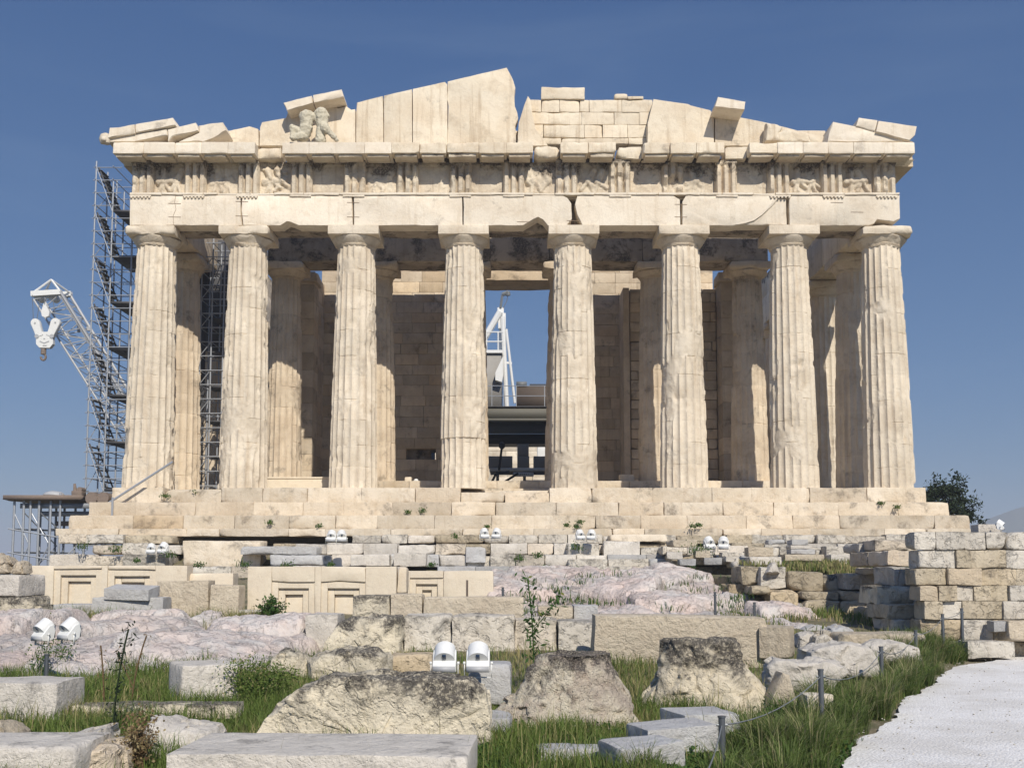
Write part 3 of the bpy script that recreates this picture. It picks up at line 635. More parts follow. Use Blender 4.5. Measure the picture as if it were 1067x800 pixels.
# ---- pediment
pe = bpy.data.objects.new('pediment', None); COL.objects.link(pe); pe.parent = temple
YT = 41.3
slabs = [
 ([(232,152),(232,138),(245,135),(260,131.7),(269,134.5),(269.5,152)], 0), ([(270.5,152),(271,133),(273,127.5),(298,123),(300,117),(346,107),(352,113),(361,111),(366,114.5),(370,113.8),(370.3,152)], 0),
 ([(371,152),(371,118),(372,107),(399,100),(399.4,152)], 0), ([(400,152),(400,99.8),(429.2,93),(429.5,152)], .02), ([(430,152),(430,92.8),(463.5,85.5),(466,88),(466.3,152)], .0),
 ([(466.2,152),(467.2,110),(466,104),(466.4,85),(528,70.5),(533,79.7),(535,84),(537,91.5),(536,100),(536.6,111),(539,117),(540,123),(537,131),(538,152)], .03),
 ([(539,152),(540.5,128),(546,110),(550,100),(552.8,104),(555,119),(558,134),(566,144),(571,152)], .05),
 ([(674.5,152),(675,128),(679,112),(681,103.3),(703.7,106.7),(717,108.5),(720,110),(740,115),(744,120),(744,152)], .0), ([(745,152),(745,117),(772,122.5),(800,128),(820,133),(841.5,139),(862,143),(862.5,152)], .04)]
for k, (pl, dy) in enumerate(slabs):
    mb = MB(); prism(mb, pts(pl, YT + dy), YT + dy, YT + .5, .014, .18, .012, 130 + k, tint=(rng.uniform(.5, .9), rng.random() * .4)); mb.build('pediment_slab', m_tymp, pe)
rowsm = [(150.5, 143.6), (143.6, 130), (130, 117), (117, 104)]; mb = MB(); rg = random.Random(3)
cuts = [[545,585,655,684], [548,566,609,628,654,676], [545,606,640,666,684], [550,564,583,604,614,648,680]]
for (pb, pt), cu in zip(rowsm, cuts):
    for a, b in zip(cu[:-1], cu[1:]):
        y_ = YT + .52 + rg.uniform(-.03, .03); A = at(a, pb, y_); B = at(b, pt, y_)
        V, Q = rstone((A.x + .006, y_, A.z + .004), (B.x - .006, y_ + .7, B.z - .004), .035, .012, .15, rg.randrange(99), chip=3); mb.add(V, Q=Q, tint=(rg.uniform(.4, .95), rg.random() * .6))
for a, pb, b, pt in ((564, 103.8, 609.5, 91.5), (640, 103.8, 654, 97.5), (654, 103.8, 670, 101)):
    A = at(a, pb, YT + .5); B = at(b, pt, YT + .5); V, Q = rstone((A.x, YT + .45, A.z), (B.x, YT + 1.3, B.z), .05, .02, .15, int(a), chip=3); mb.add(V, Q=Q, tint=(.6, .3))
mb.build('rear_masonry', m_tymp, pe)
mb = MB()
for a, b, h in ((235, 545, 147), (680, 860, 147)):
    A = at(a, 152, YT + .6); B = at(b, h - 3, YT + .6); masonry(mb, A.x, B.x, A.z, B.z + .3, YT + .55, YT + 1.2, .5, 1.0, 1.6, int(a), .03, .01)
mb.build('rear_masonry', m_tymp, pe)
def rake(poly, y0, y1, s, inset=.03): mb = MB(); prism(mb, pts(poly, y0), y0, y1, inset, .2, .02, s, tint=(.8, .15)); return mb.build('raking_cornice_block', m_white, pe)
YR = 40.2
rake([(112,148),(112,144.5),(174,134.5),(174.5,141),(140,147.5)], YR + .06, YR + 1.4, 1); rake([(175,148),(174.5,135),(204,127.5),(207,136.5),(180,142)], YR + .05, YR + 1.4, 2)
rake([(186,148),(207,138),(206.5,130.5),(232,127),(236,136),(228,141.5),(212,148)], YR + .1, YR + 1.3, 3, .06)
rake([(112,144),(114,133),(124,132.5),(140,129.5),(140.5,138.8)], YR - .06, YR + 1.3, 4); rake([(141.2,138.6),(140.8,129.3),(157,126.6),(180,122.4),(183,130.5)], YR - .04, YR + 1.3, 5)
rake([(295,107),(325,99.5),(326,107.5),(299,115.5)], YR + .34, YT + .5, 6); rake([(326,99.3),(356,93),(358,101),(327,107.3)], YR + .34, YT + .5, 7)
rake([(748,101),(777,106),(776,114.5),(745,111)], YR + .1, YT + .5, 8)
rake([(862.6,147.8),(864,139),(868,127),(900.6,133.7),(925,140.5),(952,147.8)], YR + .08, YR + 1.4, 9); 
rake([(892,131.5),(895,122.4),(914.7,125.4),(912,137)], YR + .02, YR + 1.3, 10); rake([(912.8,137.2),(915.4,125.6),(955.4,131.7),(953.5,141),(948,146.6)], YR - .05, YR + 1.3, 11)
mb = MB()
for q in ([(796,150),(797.5,128.5),(806,130),(815,133),(812,140),(815,150)], [(800,150),(806,139),(822,136.5),(842,139.5),(846,150)]):
    loaf(mb, pts(q, 40.9), 40.75, .7, 40, 10, amp=.06, freq=3, seed=5, tint=(.6, .3))
mb.build('broken_cornice', m_tymp, pe)
mb = MB(); p0 = at(109, 145, YR); lathe(mb, [(.05, 0), (.17, .05), (.22, .2), (.19, .36), (.08, .42)], (p0.x, p0.y + .1, p0.z - .18), 14, amp=.05, freq=6); 
V, Q = rstone((p0.x - .1, p0.y - .16, p0.z - .12), (p0.x + .1, p0.y + .1, p0.z + .06), .05, .02, .08, 4); mb.add(V, Q=Q); mb.build('lion_head_spout', m_white, pe)
# weathered sculpture left on the cornice
def blob_mesh(name, caps, mat, vox=.035, amp=.03, seed=0):
    mb = MB()
    for a, b, r1, r2 in caps:
        a = np.array(a); b = np.array(b); n = 7
        for i in range(n):
            t = i / (n - 1); c = a + (b - a) * t; r = r1 + (r2 - r1) * t
            lathe(mb, [(r * math.sin(k / 8 * math.pi) + .001, -r * math.cos(k / 8 * math.pi)) for k in range(9)], c, 14)
    V = np.concatenate(mb.v); o = mb.build(name, mat, smooth=180)
    rm = o.modifiers.new('remesh', 'REMESH'); rm.mode = 'VOXEL'; rm.voxel_size = vox; rm.use_smooth_shade = True
    sm = o.modifiers.new('smooth', 'SMOOTH'); sm.iterations = 2
    tx = bpy.data.textures.new('wear', 'CLOUDS'); tx.noise_scale = .12; dp = o.modifiers.new('wear', 'DISPLACE'); dp.texture = tx; dp.strength = amp * 2; dp.mid_level = .5
    return o
def sp_(px_, py_, dy=0): p = at(px_, py_, 40.36); return (p.x, p.y + dy, p.z)
caps = [(sp_(320,122), sp_(319,134), .30, .27), (sp_(319,134), sp_(316,143), .29, .26), (sp_(315,120.5), sp_(327,121), .16, .14), (sp_(323,118), sp_(323,120), .1, .12),
        (sp_(316,143,-.1), sp_(306,146,-.25), .2, .13), (sp_(314,139), sp_(305,134,-.1), .17, .15), (sp_(305,134,-.1), sp_(306,146,-.1), .13, .11),
        (sp_(335,119), sp_(336,131), .29, .25), (sp_(331,118), sp_(341,121), .14, .12), (sp_(336,131), sp_(340,137,-.15), .26, .2), (sp_(340,135,-.2), sp_(351,147,-.1), .15, .1), (sp_(334,136), sp_(334,147), .2, .24), (sp_(328,122), sp_(331,128), .12, .1)]
caps = [(a, b, r1 * .9, r2 * .86) for a, b, r1, r2 in caps]; o = blob_mesh('statue', caps, m_statue, amp=.035, vox=.024)
tag(o, 'worn headless marble figures seated together on the cornice under the raised slab', 'statue')
# ---- porch beam and cella
mb = MB(); z2 = ZPA + 1.32
masonry(mb, TX - 11.0, TX + 11.0, ZPA + .003, z2, YP - .78, YP + .8, 9, 4.05, 4.15, 8, .05, .015, .01, .35); masonry(mb, TX - 11, TX + 11, z2, z2 + 1.05, YP - .7, YP + .75, 9, 1.8, 2.3, 9, .04, .015, .02, .5)
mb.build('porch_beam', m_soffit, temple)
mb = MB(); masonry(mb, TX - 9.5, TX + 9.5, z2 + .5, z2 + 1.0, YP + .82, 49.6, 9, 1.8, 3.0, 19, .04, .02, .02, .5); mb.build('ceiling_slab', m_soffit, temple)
YW = 52.3; zl0 = pz(292, YW)
def doorskip(x, z, w, h): return abs(x - TX) < 2.46 + w / 2 - .05 and z < zl0 + .1
mb = MB()
for x0, x1, s in ((TX - 9.7, TX - 2.46, 1), (TX + 2.46, TX + 9.7, 2)):
  if s == 2: mb.build('door_wall', m_inner, temple); mb = MB()
  masonry(mb, x0, x1, 5.38, 17.2, YW, YW + 2.0, .52, 1.0, 1.5, 30 + s, .014, .005, .006, .6, skip=lambda x, z, w, h: (s == 1 and ((abs(x - px2x(430, 473, YW)) < .45 and abs(z - pz(473, YW)) < .27))))
ob = mb.build('door_wall', m_inner, temple); q = at(430, 473, YW + .7)
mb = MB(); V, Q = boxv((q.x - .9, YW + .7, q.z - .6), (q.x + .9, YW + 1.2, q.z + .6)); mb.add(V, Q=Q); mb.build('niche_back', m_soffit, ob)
mb = MB(); zlt = pz(279, YW); V, Q = rstone((TX - 3.4, YW - .01, zl0), (TX + 3.4, YW + 1.0, zlt), .05, .02, .3, 3, chip=3); mb.add(V, Q=Q, tint=(.35, .9)); V, Q = rstone((TX - 3.4, YW + 1.02, zl0), (TX + 3.4, YW + 2.0, zlt + .2), .05, .02, .3, 4); mb.add(V, Q=Q, tint=(.35, .9))
mb.build('door_lintel', m_inner, temple)
mb = MB(); masonry(mb, TX - 3.0, TX + 3.0, zlt + .01, pz(268, YW), YW + .1, YW + 1.9, .42, .7, 1.4, 61, .05, .02, .05, .3); mb.build('door_wall', m_tymp, temple)
for sgn in (-1, 1):
    mb = MB(); a, b = sorted((TX + sgn * 9.55, TX + sgn * 10.75)); masonry(mb, 49.7, 74, 5.38, 15.6 if sgn < 0 else 15.2, a, b, .53, 1.1, 1.4, 40 + sgn, .02, .006, .008, .6, axis='y', top=(lambda q: 15.9 - max(0, q - 53) * .28) if sgn > 0 else None); mb.build('side_wall', m_inner, temple)
    mb = MB(); masonry(mb, a - .06, b + .06, 5.38, 15.0, 49.3, 50.5, .8, 2, 3, 44 + sgn, .02, .006, .004, .5); V, Q = rstone((a - .18, 49.15, 15.0), (b + .18, 50.5, 15.42), .04, .01, .2, 5, chip=3); mb.add(V, Q=Q, tint=(.5, .5)); mb.build('anta', m_inner, temple)
# stair tower built into the right of the porch
mb = MB(); masonry(mb, px2x(657, 400, 50.6), TX + 9.5, 5.38, 15.0, 50.6, YW - .01, .47, .5, 1.1, 77, .05, .015, .07, .28, gap=.012, tintw=None); mb.build('stair_tower', m_inner, temple)
mb = MB(); V, Q = rstone((px2x(650, 400, 50.4), 50.4, 5.38), (px2x(656.5, 400, 50.4), YW - .01, 15.0), .03, .01, .5, 9); mb.add(V, Q=Q, tint=(.7, .3)); mb.build('pilaster', m_inner, temple)
# new marble sill between the second and third columns, and small stumps
mb = MB(); A = at(277, 509, 44.4); B = at(345, 498.5, 44.4); V, Q = rstone((A.x, 44.4, ZS), (B.x, 45.2, B.z), .02, .003, .4, 3); mb.add(V, Q=Q, tint=(.8, .1))
V, Q = rstone((A.x - .03, 44.36, B.z), (B.x + .03, 45.25, B.z + .07), .012, .002, .4, 3); mb.add(V, Q=Q, tint=(.8, .1)); mb.build('sill', m_cream, temple)
def stump(l, r_, t, b, Y, lab, seed, mat=m_tymp):
    A = at(l, b, Y); B = at(r_, t, Y); mb = MB(); V, Q = rstone((A.x, Y, max(A.z, ZS)), (B.x, Y + .5, B.z), .04, .01, .12, seed); mb.add(V, Q=Q, tint=(.7, .3)); return tag(mb.build('marble_block', mat), lab, 'block')
stump(421, 428.5, 496.5, 505.5, 46.6, 'small upright pale marble stump inside the porch right of the third column', 1, m_cream)
stump(646, 661, 494, 506, 46.6, 'low pale stone in the porch shade right of the fifth column', 2)
# ---------------------------------------------------------------- foundations and walls
def blk(mb, l, t, r_, b, Y, dep, seed, r=.04, amp=.02, res=.14, chip=2.5, tint=None, dy=0.0, rz=0, ry=0):
    A = at(l, b, Y); B = at(r_, t, Y)
    V, Q = rstone((A.x + .005, Y + dy, A.z + .003), (B.x - .005, Y + dy + dep, B.z - .003), r, amp, res, seed, rz=rz, ry=ry, chip=chip); mb.add(V, Q=Q, tint=tint or (rng.random(), rng.random() ** 2))
fnd = empty('stepped_foundation', (0, 36.5, 1.2), 'low courses of grey worn foundation blocks running below the cream temple steps', 'foundation')
rg = random.Random(21)
def frow(t, b, Y, xa, xb, lmin, lmax, mats, miss=.06, over=None, slab=1.6):
    x = xa
    while x < xb - 4:
        L = rg.uniform(lmin, lmax); e = min(x + L, xb)
        if rg.random() > miss and not (over and over(x, e)):
            mb = MB(); tt = t + rg.choice([0, 0, 0, .6, 1.5, -.4]); blk(mb, x, tt, e, b, Y, slab, rg.randrange(999), rg.choice([.03, .05, .08]), .03, .16, 3, (rg.random(), rg.random() ** 2 * .8), rg.uniform(-.12, .18))
            mb.build('block', rg.choice(mats), fnd)
        x = e
MW = [m_found, m_found, m_greywhite, m_poros]
frow(556.8, 566, 38.3, 60, 957, 26, 52, MW, .03, lambda a, b: b > 190 and a < 275)
frow(566, 577.5, 37.4, 55, 957, 22, 44, [m_found, m_greywhite, m_greywhite, m_poros], .02, lambda a, b: b > 188 and a < 268)
frow(577.5, 590.5, 36.4, 50, 960, 24, 46, [m_greywhite, m_found, m_grey], .02, lambda a, b: (b > 186 and a < 268) or a > 770)
frow(590, 603, 35.2, 200, 790, 28, 48, [m_found, m_grey, m_greywhite], .04)
frow(569, 578, 35.6, 690, 960, 22, 40, [m_greywhite, m_found], .2); frow(578, 589, 34.6, 700, 962, 22, 42, [m_greywhite, m_found, m_cream2], .12)
for (l, t, r_, b, Y, m, ti) in ((190,563,272,590.5,36.9,m_krepis,(.8,.3)), (280,578,336,589,36.0,m_grey,(.8,.1)), (410,576,444,590,36.0,m_greywhite,(.6,.1)), (365,577,406,589.5,36.0,m_greywhite,(.8,.3)),
        (591,566,624.5,583,36.8,m_found,(.9,.3)), (629,563.5,667,582.5,36.7,m_greywhite,(.95,.05)), (668,570,714,583,36.7,m_found,(.7,.1)), (592,582.5,633,594.5,36.0,m_found,(.8,.3)), (634,582,676,594.5,36.0,m_found,(.7,.4)), (677,582,715,594.5,36.0,m_grey,(.7,.2)),
        (635,556.5,695,564,37.3,m_krepis,(.8,.2)), (717,579,758,588,35.0,m_grey,(.6,.1)), (485,570,506,586,36.4,m_grey,(.8,.1)), (250,569,330,577.5,36.3,m_grey,(.5,.5))):
    mb = MB(); blk(mb, l, t, r_, b, Y, 1.0, int(l), .05, .025, .13, 3, ti); mb.build('block', m, fnd)
for k in range(26):
    l = rg.uniform(690, 930); t = rg.uniform(561, 586); w = rg.uniform(14, 34); h = rg.uniform(4, 8); mb = MB(); blk(mb, l, t, l + w, t + h, 34.3 - (t - 561) * .045, .7, k, .05, .03, .1, 3, (rg.random(), rg.random() * .7), rz=rg.uniform(-.25, .25), ry=rg.uniform(-.06, .06)); mb.build('block', rg.choice([m_greywhite, m_found, m_cream2, m_grey]), fnd)
# loose dry wall of yellowish blocks on the right
# the far course behind the gap between both walls
dw = empty('dry_stone_wall', tuple(at(860, 645, 26.5)), 'gappy wall of big yellowish weathered blocks right of the pinkish bedrock', 'stone wall')
for (l, t, r_, b, Y, m) in ((822,595.7,858,615,26.8,m_poros),(858.5,599,878,615.5,27.1,m_rough),(879.5,598,921,614.5,26.6,m_found),(793.5,590.6,821,613.5,26.9,m_found),(772,590,793.5,609,27.2,m_poros),(783,610,803,619.5,26.6,m_poros),
        (802,615,834,635,26.6,m_poros),(835.7,616,874.5,625,26.5,m_poros),(875.5,616,913.5,625,26.4,m_poros),(837,625.7,876,644,26.4,m_poros),(876.7,625.7,914.5,643.5,26.3,m_poros),(921.5,611,942,629,25.9,m_rough),(942,611.5,960,629,25.7,m_greywhite),
        (925,633,961,643,25.9,m_poros),(905,633.6,926,656,24.6,m_poros),(908,591.5,952,598,25.9,m_cream2),(926,643,962,658,26.3,m_rough),(760,609,786,622,27.5,m_poros),(914,616,926,634,26.9,m_rough),(835,642,916,650,26.9,m_rough),(912,562,950,574,24.6,m_found),(926,573.5,954,590,23.0,m_greywhite),(905,575,926,590,24.4,m_found),(932,590.5,956,610,22.2,m_found),(916,610.5,957,629.5,22.0,m_rough),(924,630,962,645,21.5,m_poros),(934,645.5,964,664,21.2,m_found),(895,566,914,577,25.4,m_greywhite),(958,610,990,645,21.8,m_found),(917,600,960,611,27.6,m_rough)):
    mb = MB(); blk(mb, l, t, r_, b, Y, 1.3, int(l + t), .07, .045, .1, 3, (rng.random(), rng.random()), rng.uniform(-.08, .08), rz=rng.uniform(-.03, .03), ry=rng.uniform(-.02, .02)); mb.build('block', m, dw)
# coursed wall by the path
YWL = 20.4
aw = empty('ashlar_wall', tuple(at(1010, 668, YWL)), 'tall coursed wall of squared pale and stained blocks closing the gravel path', 'stone wall')
courses = [(554,572.7,[953,975,1006,1028,1050,1075,1105,1150,1200,1260,1330]),(573,592,[958,996,1011,1049,1080,1120,1170,1240,1310]),(592,610,[955,987,1022,1060,1100,1160,1220,1290]),(610,626,[957,977,996,1015,1032,1051,1090,1140,1200,1270]),(626.3,645,[962,981.5,1003,1044,1072,1110,1180,1250]),(645.3,668,[960,982,1002,1034,1075,1120,1190,1260]),(668,690,[962,1004,1040,1090,1150,1220,1290])]
for ci, (t, b, xs) in enumerate(courses):
    for k, (l, r_) in enumerate(zip(xs[:-1], xs[1:])):
        mb = MB(); m = m_found if ci == 0 else (m_poros if (k * 7 + ci * 3) % 5 < 3 else (m_cream2 if (k + ci) % 3 == 0 else m_found))
        blk(mb, l, t, r_, b, YWL, .55 if k == 0 else 1.1, ci * 50 + k, .02 if ci else .04, .018, .09, 4.5, (.25 + .6 * rng.random(), rng.random() * .9), rng.uniform(-.07, .05)); mb.build('block', m, aw)
mb = MB(); V, Q = boxv((px2x(990, 600, YWL) + .5, YWL + .75, -.05), (14.5, YWL + 1.6, pz(556, YWL))); mb.add(V, Q=Q); mb.build('core', m_rough, aw, smooth=0)
# ---------------------------------------------------------------- bedrock
def cells(x, y, sc, seed):
    P = np.stack([x.ravel(), y.ravel(), np.zeros(x.size)], 1); P[:, :2] += .35 * fbm3(P * .9 / sc, 3, seed)[:, :2] * sc
    rs = np.random.RandomState(seed); g = np.floor(P[:, :2] / sc).astype(int); d1 = np.full(len(P), 9e9); d2 = d1.copy(); h = np.zeros(len(P)); tl = np.zeros(len(P))
    tab = rs.rand(64, 64, 4)
    for a in (-1, 0, 1):
        for b in (-1, 0, 1):
            c = g + [a, b]; r_ = tab[c[:, 0] & 63, c[:, 1] & 63]; q = (c + r_[:, :2]) * sc; v = P[:, :2] - q; d = np.hypot(v[:, 0], v[:, 1])
            n1 = d < d1; d2 = np.where(n1, d1, np.minimum(d2, d)); h = np.where(n1, r_[:, 2], h); tl = np.where(n1, (r_[:, 3] - .5) * v[:, 0], tl); d1 = np.where(n1, d, d1)
    return (d2 - d1).reshape(x.shape), h.reshape(x.shape), tl.reshape(x.shape)
def bedrock(xs, ys, zf, edge, seed, sc, mat, relief=.18):
    X, Y = np.meshgrid(xs, ys, indexing='ij'); e, h, tl = cells(X, Y, sc, seed); e2, h2, t2 = cells(X, Y, sc * .38, seed + 9)
    P = np.stack([X.ravel(), Y.ravel(), np.zeros(X.size)], 1)
    z = zf(X, Y) + relief * (h - .45) + .3 * tl + .05 * (h2 - .5) - .24 * np.exp(-e / (.05 * sc)) - .09 * np.exp(-e2 / .035) + .12 * fbm(P * 1.5, 4, seed).reshape(X.shape) + .045 * fbm(P * 5, 4, seed + 3).reshape(X.shape)
    ed = edge(X, Y) + .35 * fbm(P * .8, 3, seed + 7).reshape(X.shape); z = z - .9 * sstep(-ed, -.25, .35); gm = gz(X, Y); z = np.maximum(z, gm - .15)
    idx = np.arange(X.size).reshape(X.shape); Q = np.stack([idx[:-1, :-1], idx[1:, :-1], idx[1:, 1:], idx[:-1, 1:]], -1).reshape(-1, 4)
    mb = MB(); mb.add(np.stack([X.ravel(), Y.ravel(), z.ravel()], 1), Q=Q, tint=np.stack([h.ravel(), sstep(fbm(P * .7, 2, 4), -.2, .5)], 1)); return tag(mb.build('bedrock', mat, smooth=50), kind='structure')
bedrock(spread(-16, -2.6, .06), spread(14.6, 23.8, .07), lambda X, Y: np.interp(Y, [15.2, 16.0, 17.6, 20, 23], [-.25, .08, .46, .74, .6]) - .05 * (X + 8) * (X > -6), lambda X, Y: np.minimum(np.minimum(Y - 15.3, 22.6 - Y), (-3.4 - X) * .9), 5, 1.9, m_bed, .34)
bedrock(spread(-1.6, 8.2, .05), spread(21.4, 34, .07), lambda X, Y: np.interp(Y, [21.8, 23.5, 26, 29, 31.5, 34], [.25, .45, .85, 1.3, 1.62, 1.7]) - .24 * np.clip(X - 4.5, 0, 9) * sstep(Y, 22, 30), lambda X, Y: np.minimum(np.minimum(Y - 22, 33 - Y), np.minimum(X + .9, 7.2 - X)), 12, 1.8, m_bed, .34)
# ---------------------------------------------------------------- coffered ceiling slabs
def coffer_slab(name, label, l, t, r_, b, Y, frames, extra=None, ry=0.0, outline=None):
    e = empty(name, tuple(at((l + r_) / 2, b, Y)), label, 'ceiling slab', 'coffered ceiling slabs at the foot of the temple')
    A = at(l, b, Y); B = at(r_, t, Y)
    xs = sorted({round(A.x, 3), round(B.x, 3)} | {round(v, 3) for f in frames for v in (at(f[0], f[1], Y).x, at(f[2], f[1], Y).x)})
    # rails between and around the sunk panels
    fr_ = [(at(f[0], f[1], Y).x, at(f[2], f[1], Y).x, at(f[0], f[1], Y).z, max(at(f[0], f[3], Y).z, A.z + .02)) for f in frames]
    ed = [A.x] + [v for f in fr_ for v in f[:2]] + [B.x]
    def body(lo, hi, s): mb = MB(); V, Q = rstone(lo, hi, .025, .006, .2, s, chip=3); mb.add(V, Q=Q, tint=(.6, .2)); return mb
    for k in range(0, len(ed), 2):
        if ed[k + 1] - ed[k] > .02: body((ed[k], Y, A.z), (ed[k + 1], Y + .5, B.z), k).build('rail', m_cream, e)
    for k, (x0, x1, zt_, zb_) in enumerate(fr_):
        body((x0 + .002, Y + .003, zt_), (x1 - .002, Y + .5, B.z - .002), 10 + k).build('rail', m_cream, e)
        p = MB(); d = .07; w = .13
        for j, (dd, ww) in enumerate(((.05, 0), (.13, .15), (.22, .30))):
            a0, a1, c1 = x0 + ww, x1 - ww, zt_ - ww; n0, n1, nc = (x0 + ww + .15, x1 - ww - .15, zt_ - ww - .15)
            if j < 2:
                for lo, hi in (((a0, Y + dd, zb_), (n0, Y + .5, c1)), ((n1, Y + dd, zb_), (a1, Y + .5, c1)), ((n0, Y + dd + .001, nc), (n1, Y + .5, c1))):
                    V, Q = rstone(lo, hi, .012, .003, .3, j); p.add(V, Q=Q, tint=(.6, .15))
            else:
                V, Q = rstone((a0, Y + dd, zb_), (a1, Y + .5, c1), .01, .003, .3, j); p.add(V, Q=Q, tint=(.7, .1))
        p.build('coffer', m_cream, e)
    if extra: extra(e, Y)
    return e
coffer_slab('coffered_slab', 'pale slab with two sunk square panels behind the stacked grey slabs', 29, 589, 195, 643, 26.0, [(56, 592.5, 106, 641), (112, 593.5, 162, 641)])
def midx(e, Y):
    mb = MB(); blk(mb, 414, 590.5, 424, 618, Y + .12, .5, 3, .05, .03, .1, 3, (.5, .6)); mb.build('broken_end', m_cream, e)
coffer_slab('coffered_slab', 'broad pale slab with two deep sunk square panels in the middle of the row', 257, 590, 413, 646, 25.6, [(283, 606, 328, 645), (334.5, 606, 381, 645)], midx)
def rx_(e, Y):
    mb = MB(); blk(mb, 485.5, 604, 488, 622, Y - .012, .05, 3, .005, .0, .2, 1, (0, 0)); mb.build('slot_shade', m_dark, e)  # dark strip laid on the face, painting the shade of a slot
coffer_slab('coffered_slab', 'short pale slab with one sunk panel at the right end of the row', 425, 594.5, 514, 630, 27.0, [(427, 602, 462, 629)], rx_)
# ---------------------------------------------------------------- loose stones
def ST(label, l, t, r_, b, Y, dep, mat, r=.04, amp=.015, rz=0, ry=0, rx=0, name='stone_block', cat='block', group=None, chip=2.5, res=.09, tint=None):
    mb = MB(); A = at(l, b, Y); B = at(r_, t, Y); V, Q = rstone((A.x, Y, A.z), (B.x, Y + dep, B.z), r, amp, res, int(l * 3 + t), rz=rz, ry=ry, rx=rx, chip=chip); mb.add(V, Q=Q, tint=tint or (.4 + .5 * rng.random(), rng.random() * .6))
    return tag(mb.build(name, mat), label, cat, group)
def LF(label, poly, Y, dep, mat, amp=.05, freq=2.2, name='boulder', cat='boulder', group=None, **kw):
    mb = MB(); loaf(mb, pts(poly, Y), Y - dep * .3, dep, amp=amp, freq=freq, seed=int(abs(poly[0][0])), **{'fac': (.24, .055), **kw}); return tag(mb.build(name, mat, smooth=60), label, cat, group)
GL = 'loose stones lying below the temple'
# left cluster
ST('smooth pale block behind the stacked grey slabs at the right of the two-panel slab', 196, 597, 243, 642, 26.2, .5, m_cream, .03, .008)
ST('rough picked cream block leaning beside the two-panel slab', 163, 605, 217, 647, 24.9, .6, m_cream2, .03, .015, ry=-.02)
ST('plain cream block with clean face next to the rough picked one', 218, 609.5, 249, 648.5, 24.8, .6, m_cream2, .03, .01, ry=.03)
LF('broken round-topped pale stone on the far left block pile', [(-6,597.5),(-5,580),(0,577.5),(7,578.5),(11,588),(14,597.5)], 22.2, .6, m_cream2, .03, name='broken_stone', cat='stone')
LF('small pointed pale fragment on the far left block pile', [(14,598),(17,590),(22,583.5),(26,584.5),(29,597.5)], 22.2, .5, m_cream2, .03, name='broken_stone', cat='stone')
ST('white grey squared block on the layered rock at the far left', -20, 598.5, 24, 621, 21.9, 1.0, m_greywhite, .03, .012, rz=-.12)
ST('cracked brown layered block under the white grey one at the far left', -20, 621.5, 32, 646, 21.8, 1.0, m_rough, .06, .04)
ST('short stained stone at the right foot of the layered block', 30, 630, 43, 646, 22.0, .6, m_rough, .07, .03)
ST('long low grey slab at the foot of the two-panel slab', 54, 629.5, 100, 646.5, 24.3, .7, m_grey, .02, .008, tint=(.6, .1))
ST('big grey slab carrying a smaller tilted grey slab', 94, 622.5, 167, 654, 23.8, .9, m_grey, .025, .01, rz=.1, tint=(.75, .1))
ST('tilted grey slab lying on top of the big grey slab', 108, 611.5, 155, 623, 23.7, .75, m_grey, .02, .006, rx=.12, ry=.03, tint=(.7, .1))
ST('small low stone table standing by the middle coffered slab', 249, 635.5, 277, 638, 24.6, .5, m_found, .015, .004, name='stone_slab', cat='slab')
ST('short square support under the small stone table', 261, 638.2, 270, 651, 24.75, .25, m_found, .02, .006, name='stone_post', cat='post')
# row behind the weathered blocks
ST('porous grey brown block before the right sunk panel of the middle slab', 367, 620.5, 406, 646, 20.6, .7, m_rough, .04, .02)
ST('cream block between the porous block and the long cream beam', 407, 619, 440, 642, 20.6, .7, m_cream2, .03, .012)
ST('long cream beam lying behind the row of big weathered blocks', 441, 622, 546, 647, 20.6, .7, m_cream2, .03, .015)
ST('cream block with green weeds at its right behind the tall weed', 561, 631.5, 597, 650, 20.9, .6, m_cream2, .04, .02)
ST('grey marble block tucked behind the left end of the huge cream slab', 598, 630.5, 623, 652, 21.2, .6, m_grey, .03, .01)
# big weathered row
ST('pale weathered block with grey crust at the left end of the big row', 317, 640, 352, 680, 18.9, .9, m_greywhite, .07, .035, tint=(.6, .1))
LF('humped weathered block with a dark crust cap in the big row', [(338,692),(341,668),(352,650),(368,642),(395,640.5),(419,641),(421,692)], 18.6, 1.1, m_rough, .05, 2.5, tint=(.8, .4), front=.95)
ST('squared pale block with a diagonal break in the big row', 420.5, 641, 470, 688, 18.8, .9, m_found, .05, .025, tint=(.95, .5))
ST('streaked grey block right of the diagonally broken one', 470.5, 641.5, 536, 692, 18.7, .9, m_found, .07, .04, tint=(.9, .6))
ST('stained block behind the tall weed in the big row', 537, 645, 581, 690, 18.9, .9, m_found, .08, .04, tint=(.8, .7))
ST('last block of the big row left of the huge cream slab', 581.5, 647, 620, 692, 18.8, .9, m_found, .06, .03, tint=(.7, .5))
LF('dark crusted low rock behind the great cream boulder', [(321,712),(322,690),(335,680),(360,675),(392,675),(404,682),(406,712)], 15.6, .9, m_rough, .05, 3)
LF('small brown rock in grass left of the dark crusted low rock', [(280,700),(284,686),(296,678),(316,680),(324,690),(322,706)], 15.8, .7, m_rough, .05, 3)
ST('small honey coloured block behind the twin floodlights', 405, 682, 450, 702, 16.2, .6, m_poros, .04, .02, tint=(.8, .9))
# huge slab
mb = MB(); prism(mb, pts([(617,700),(620,641),(700,640.5),(797,643.5),(806,668),(813,694),(800,702)], 17.4), 17.4, 18.1, .05, .15, .03, 8, tint=(.85, .3)); tag(mb.build('stone_slab', m_cream2), 'huge cream slab with a chisel pecked face lying across the middle', 'slab')
ST('hollowed cream block with a bright right edge beside the huge slab', 801, 653.5, 832, 686, 17.2, .8, m_cream2, .025, .01, rz=-.35)
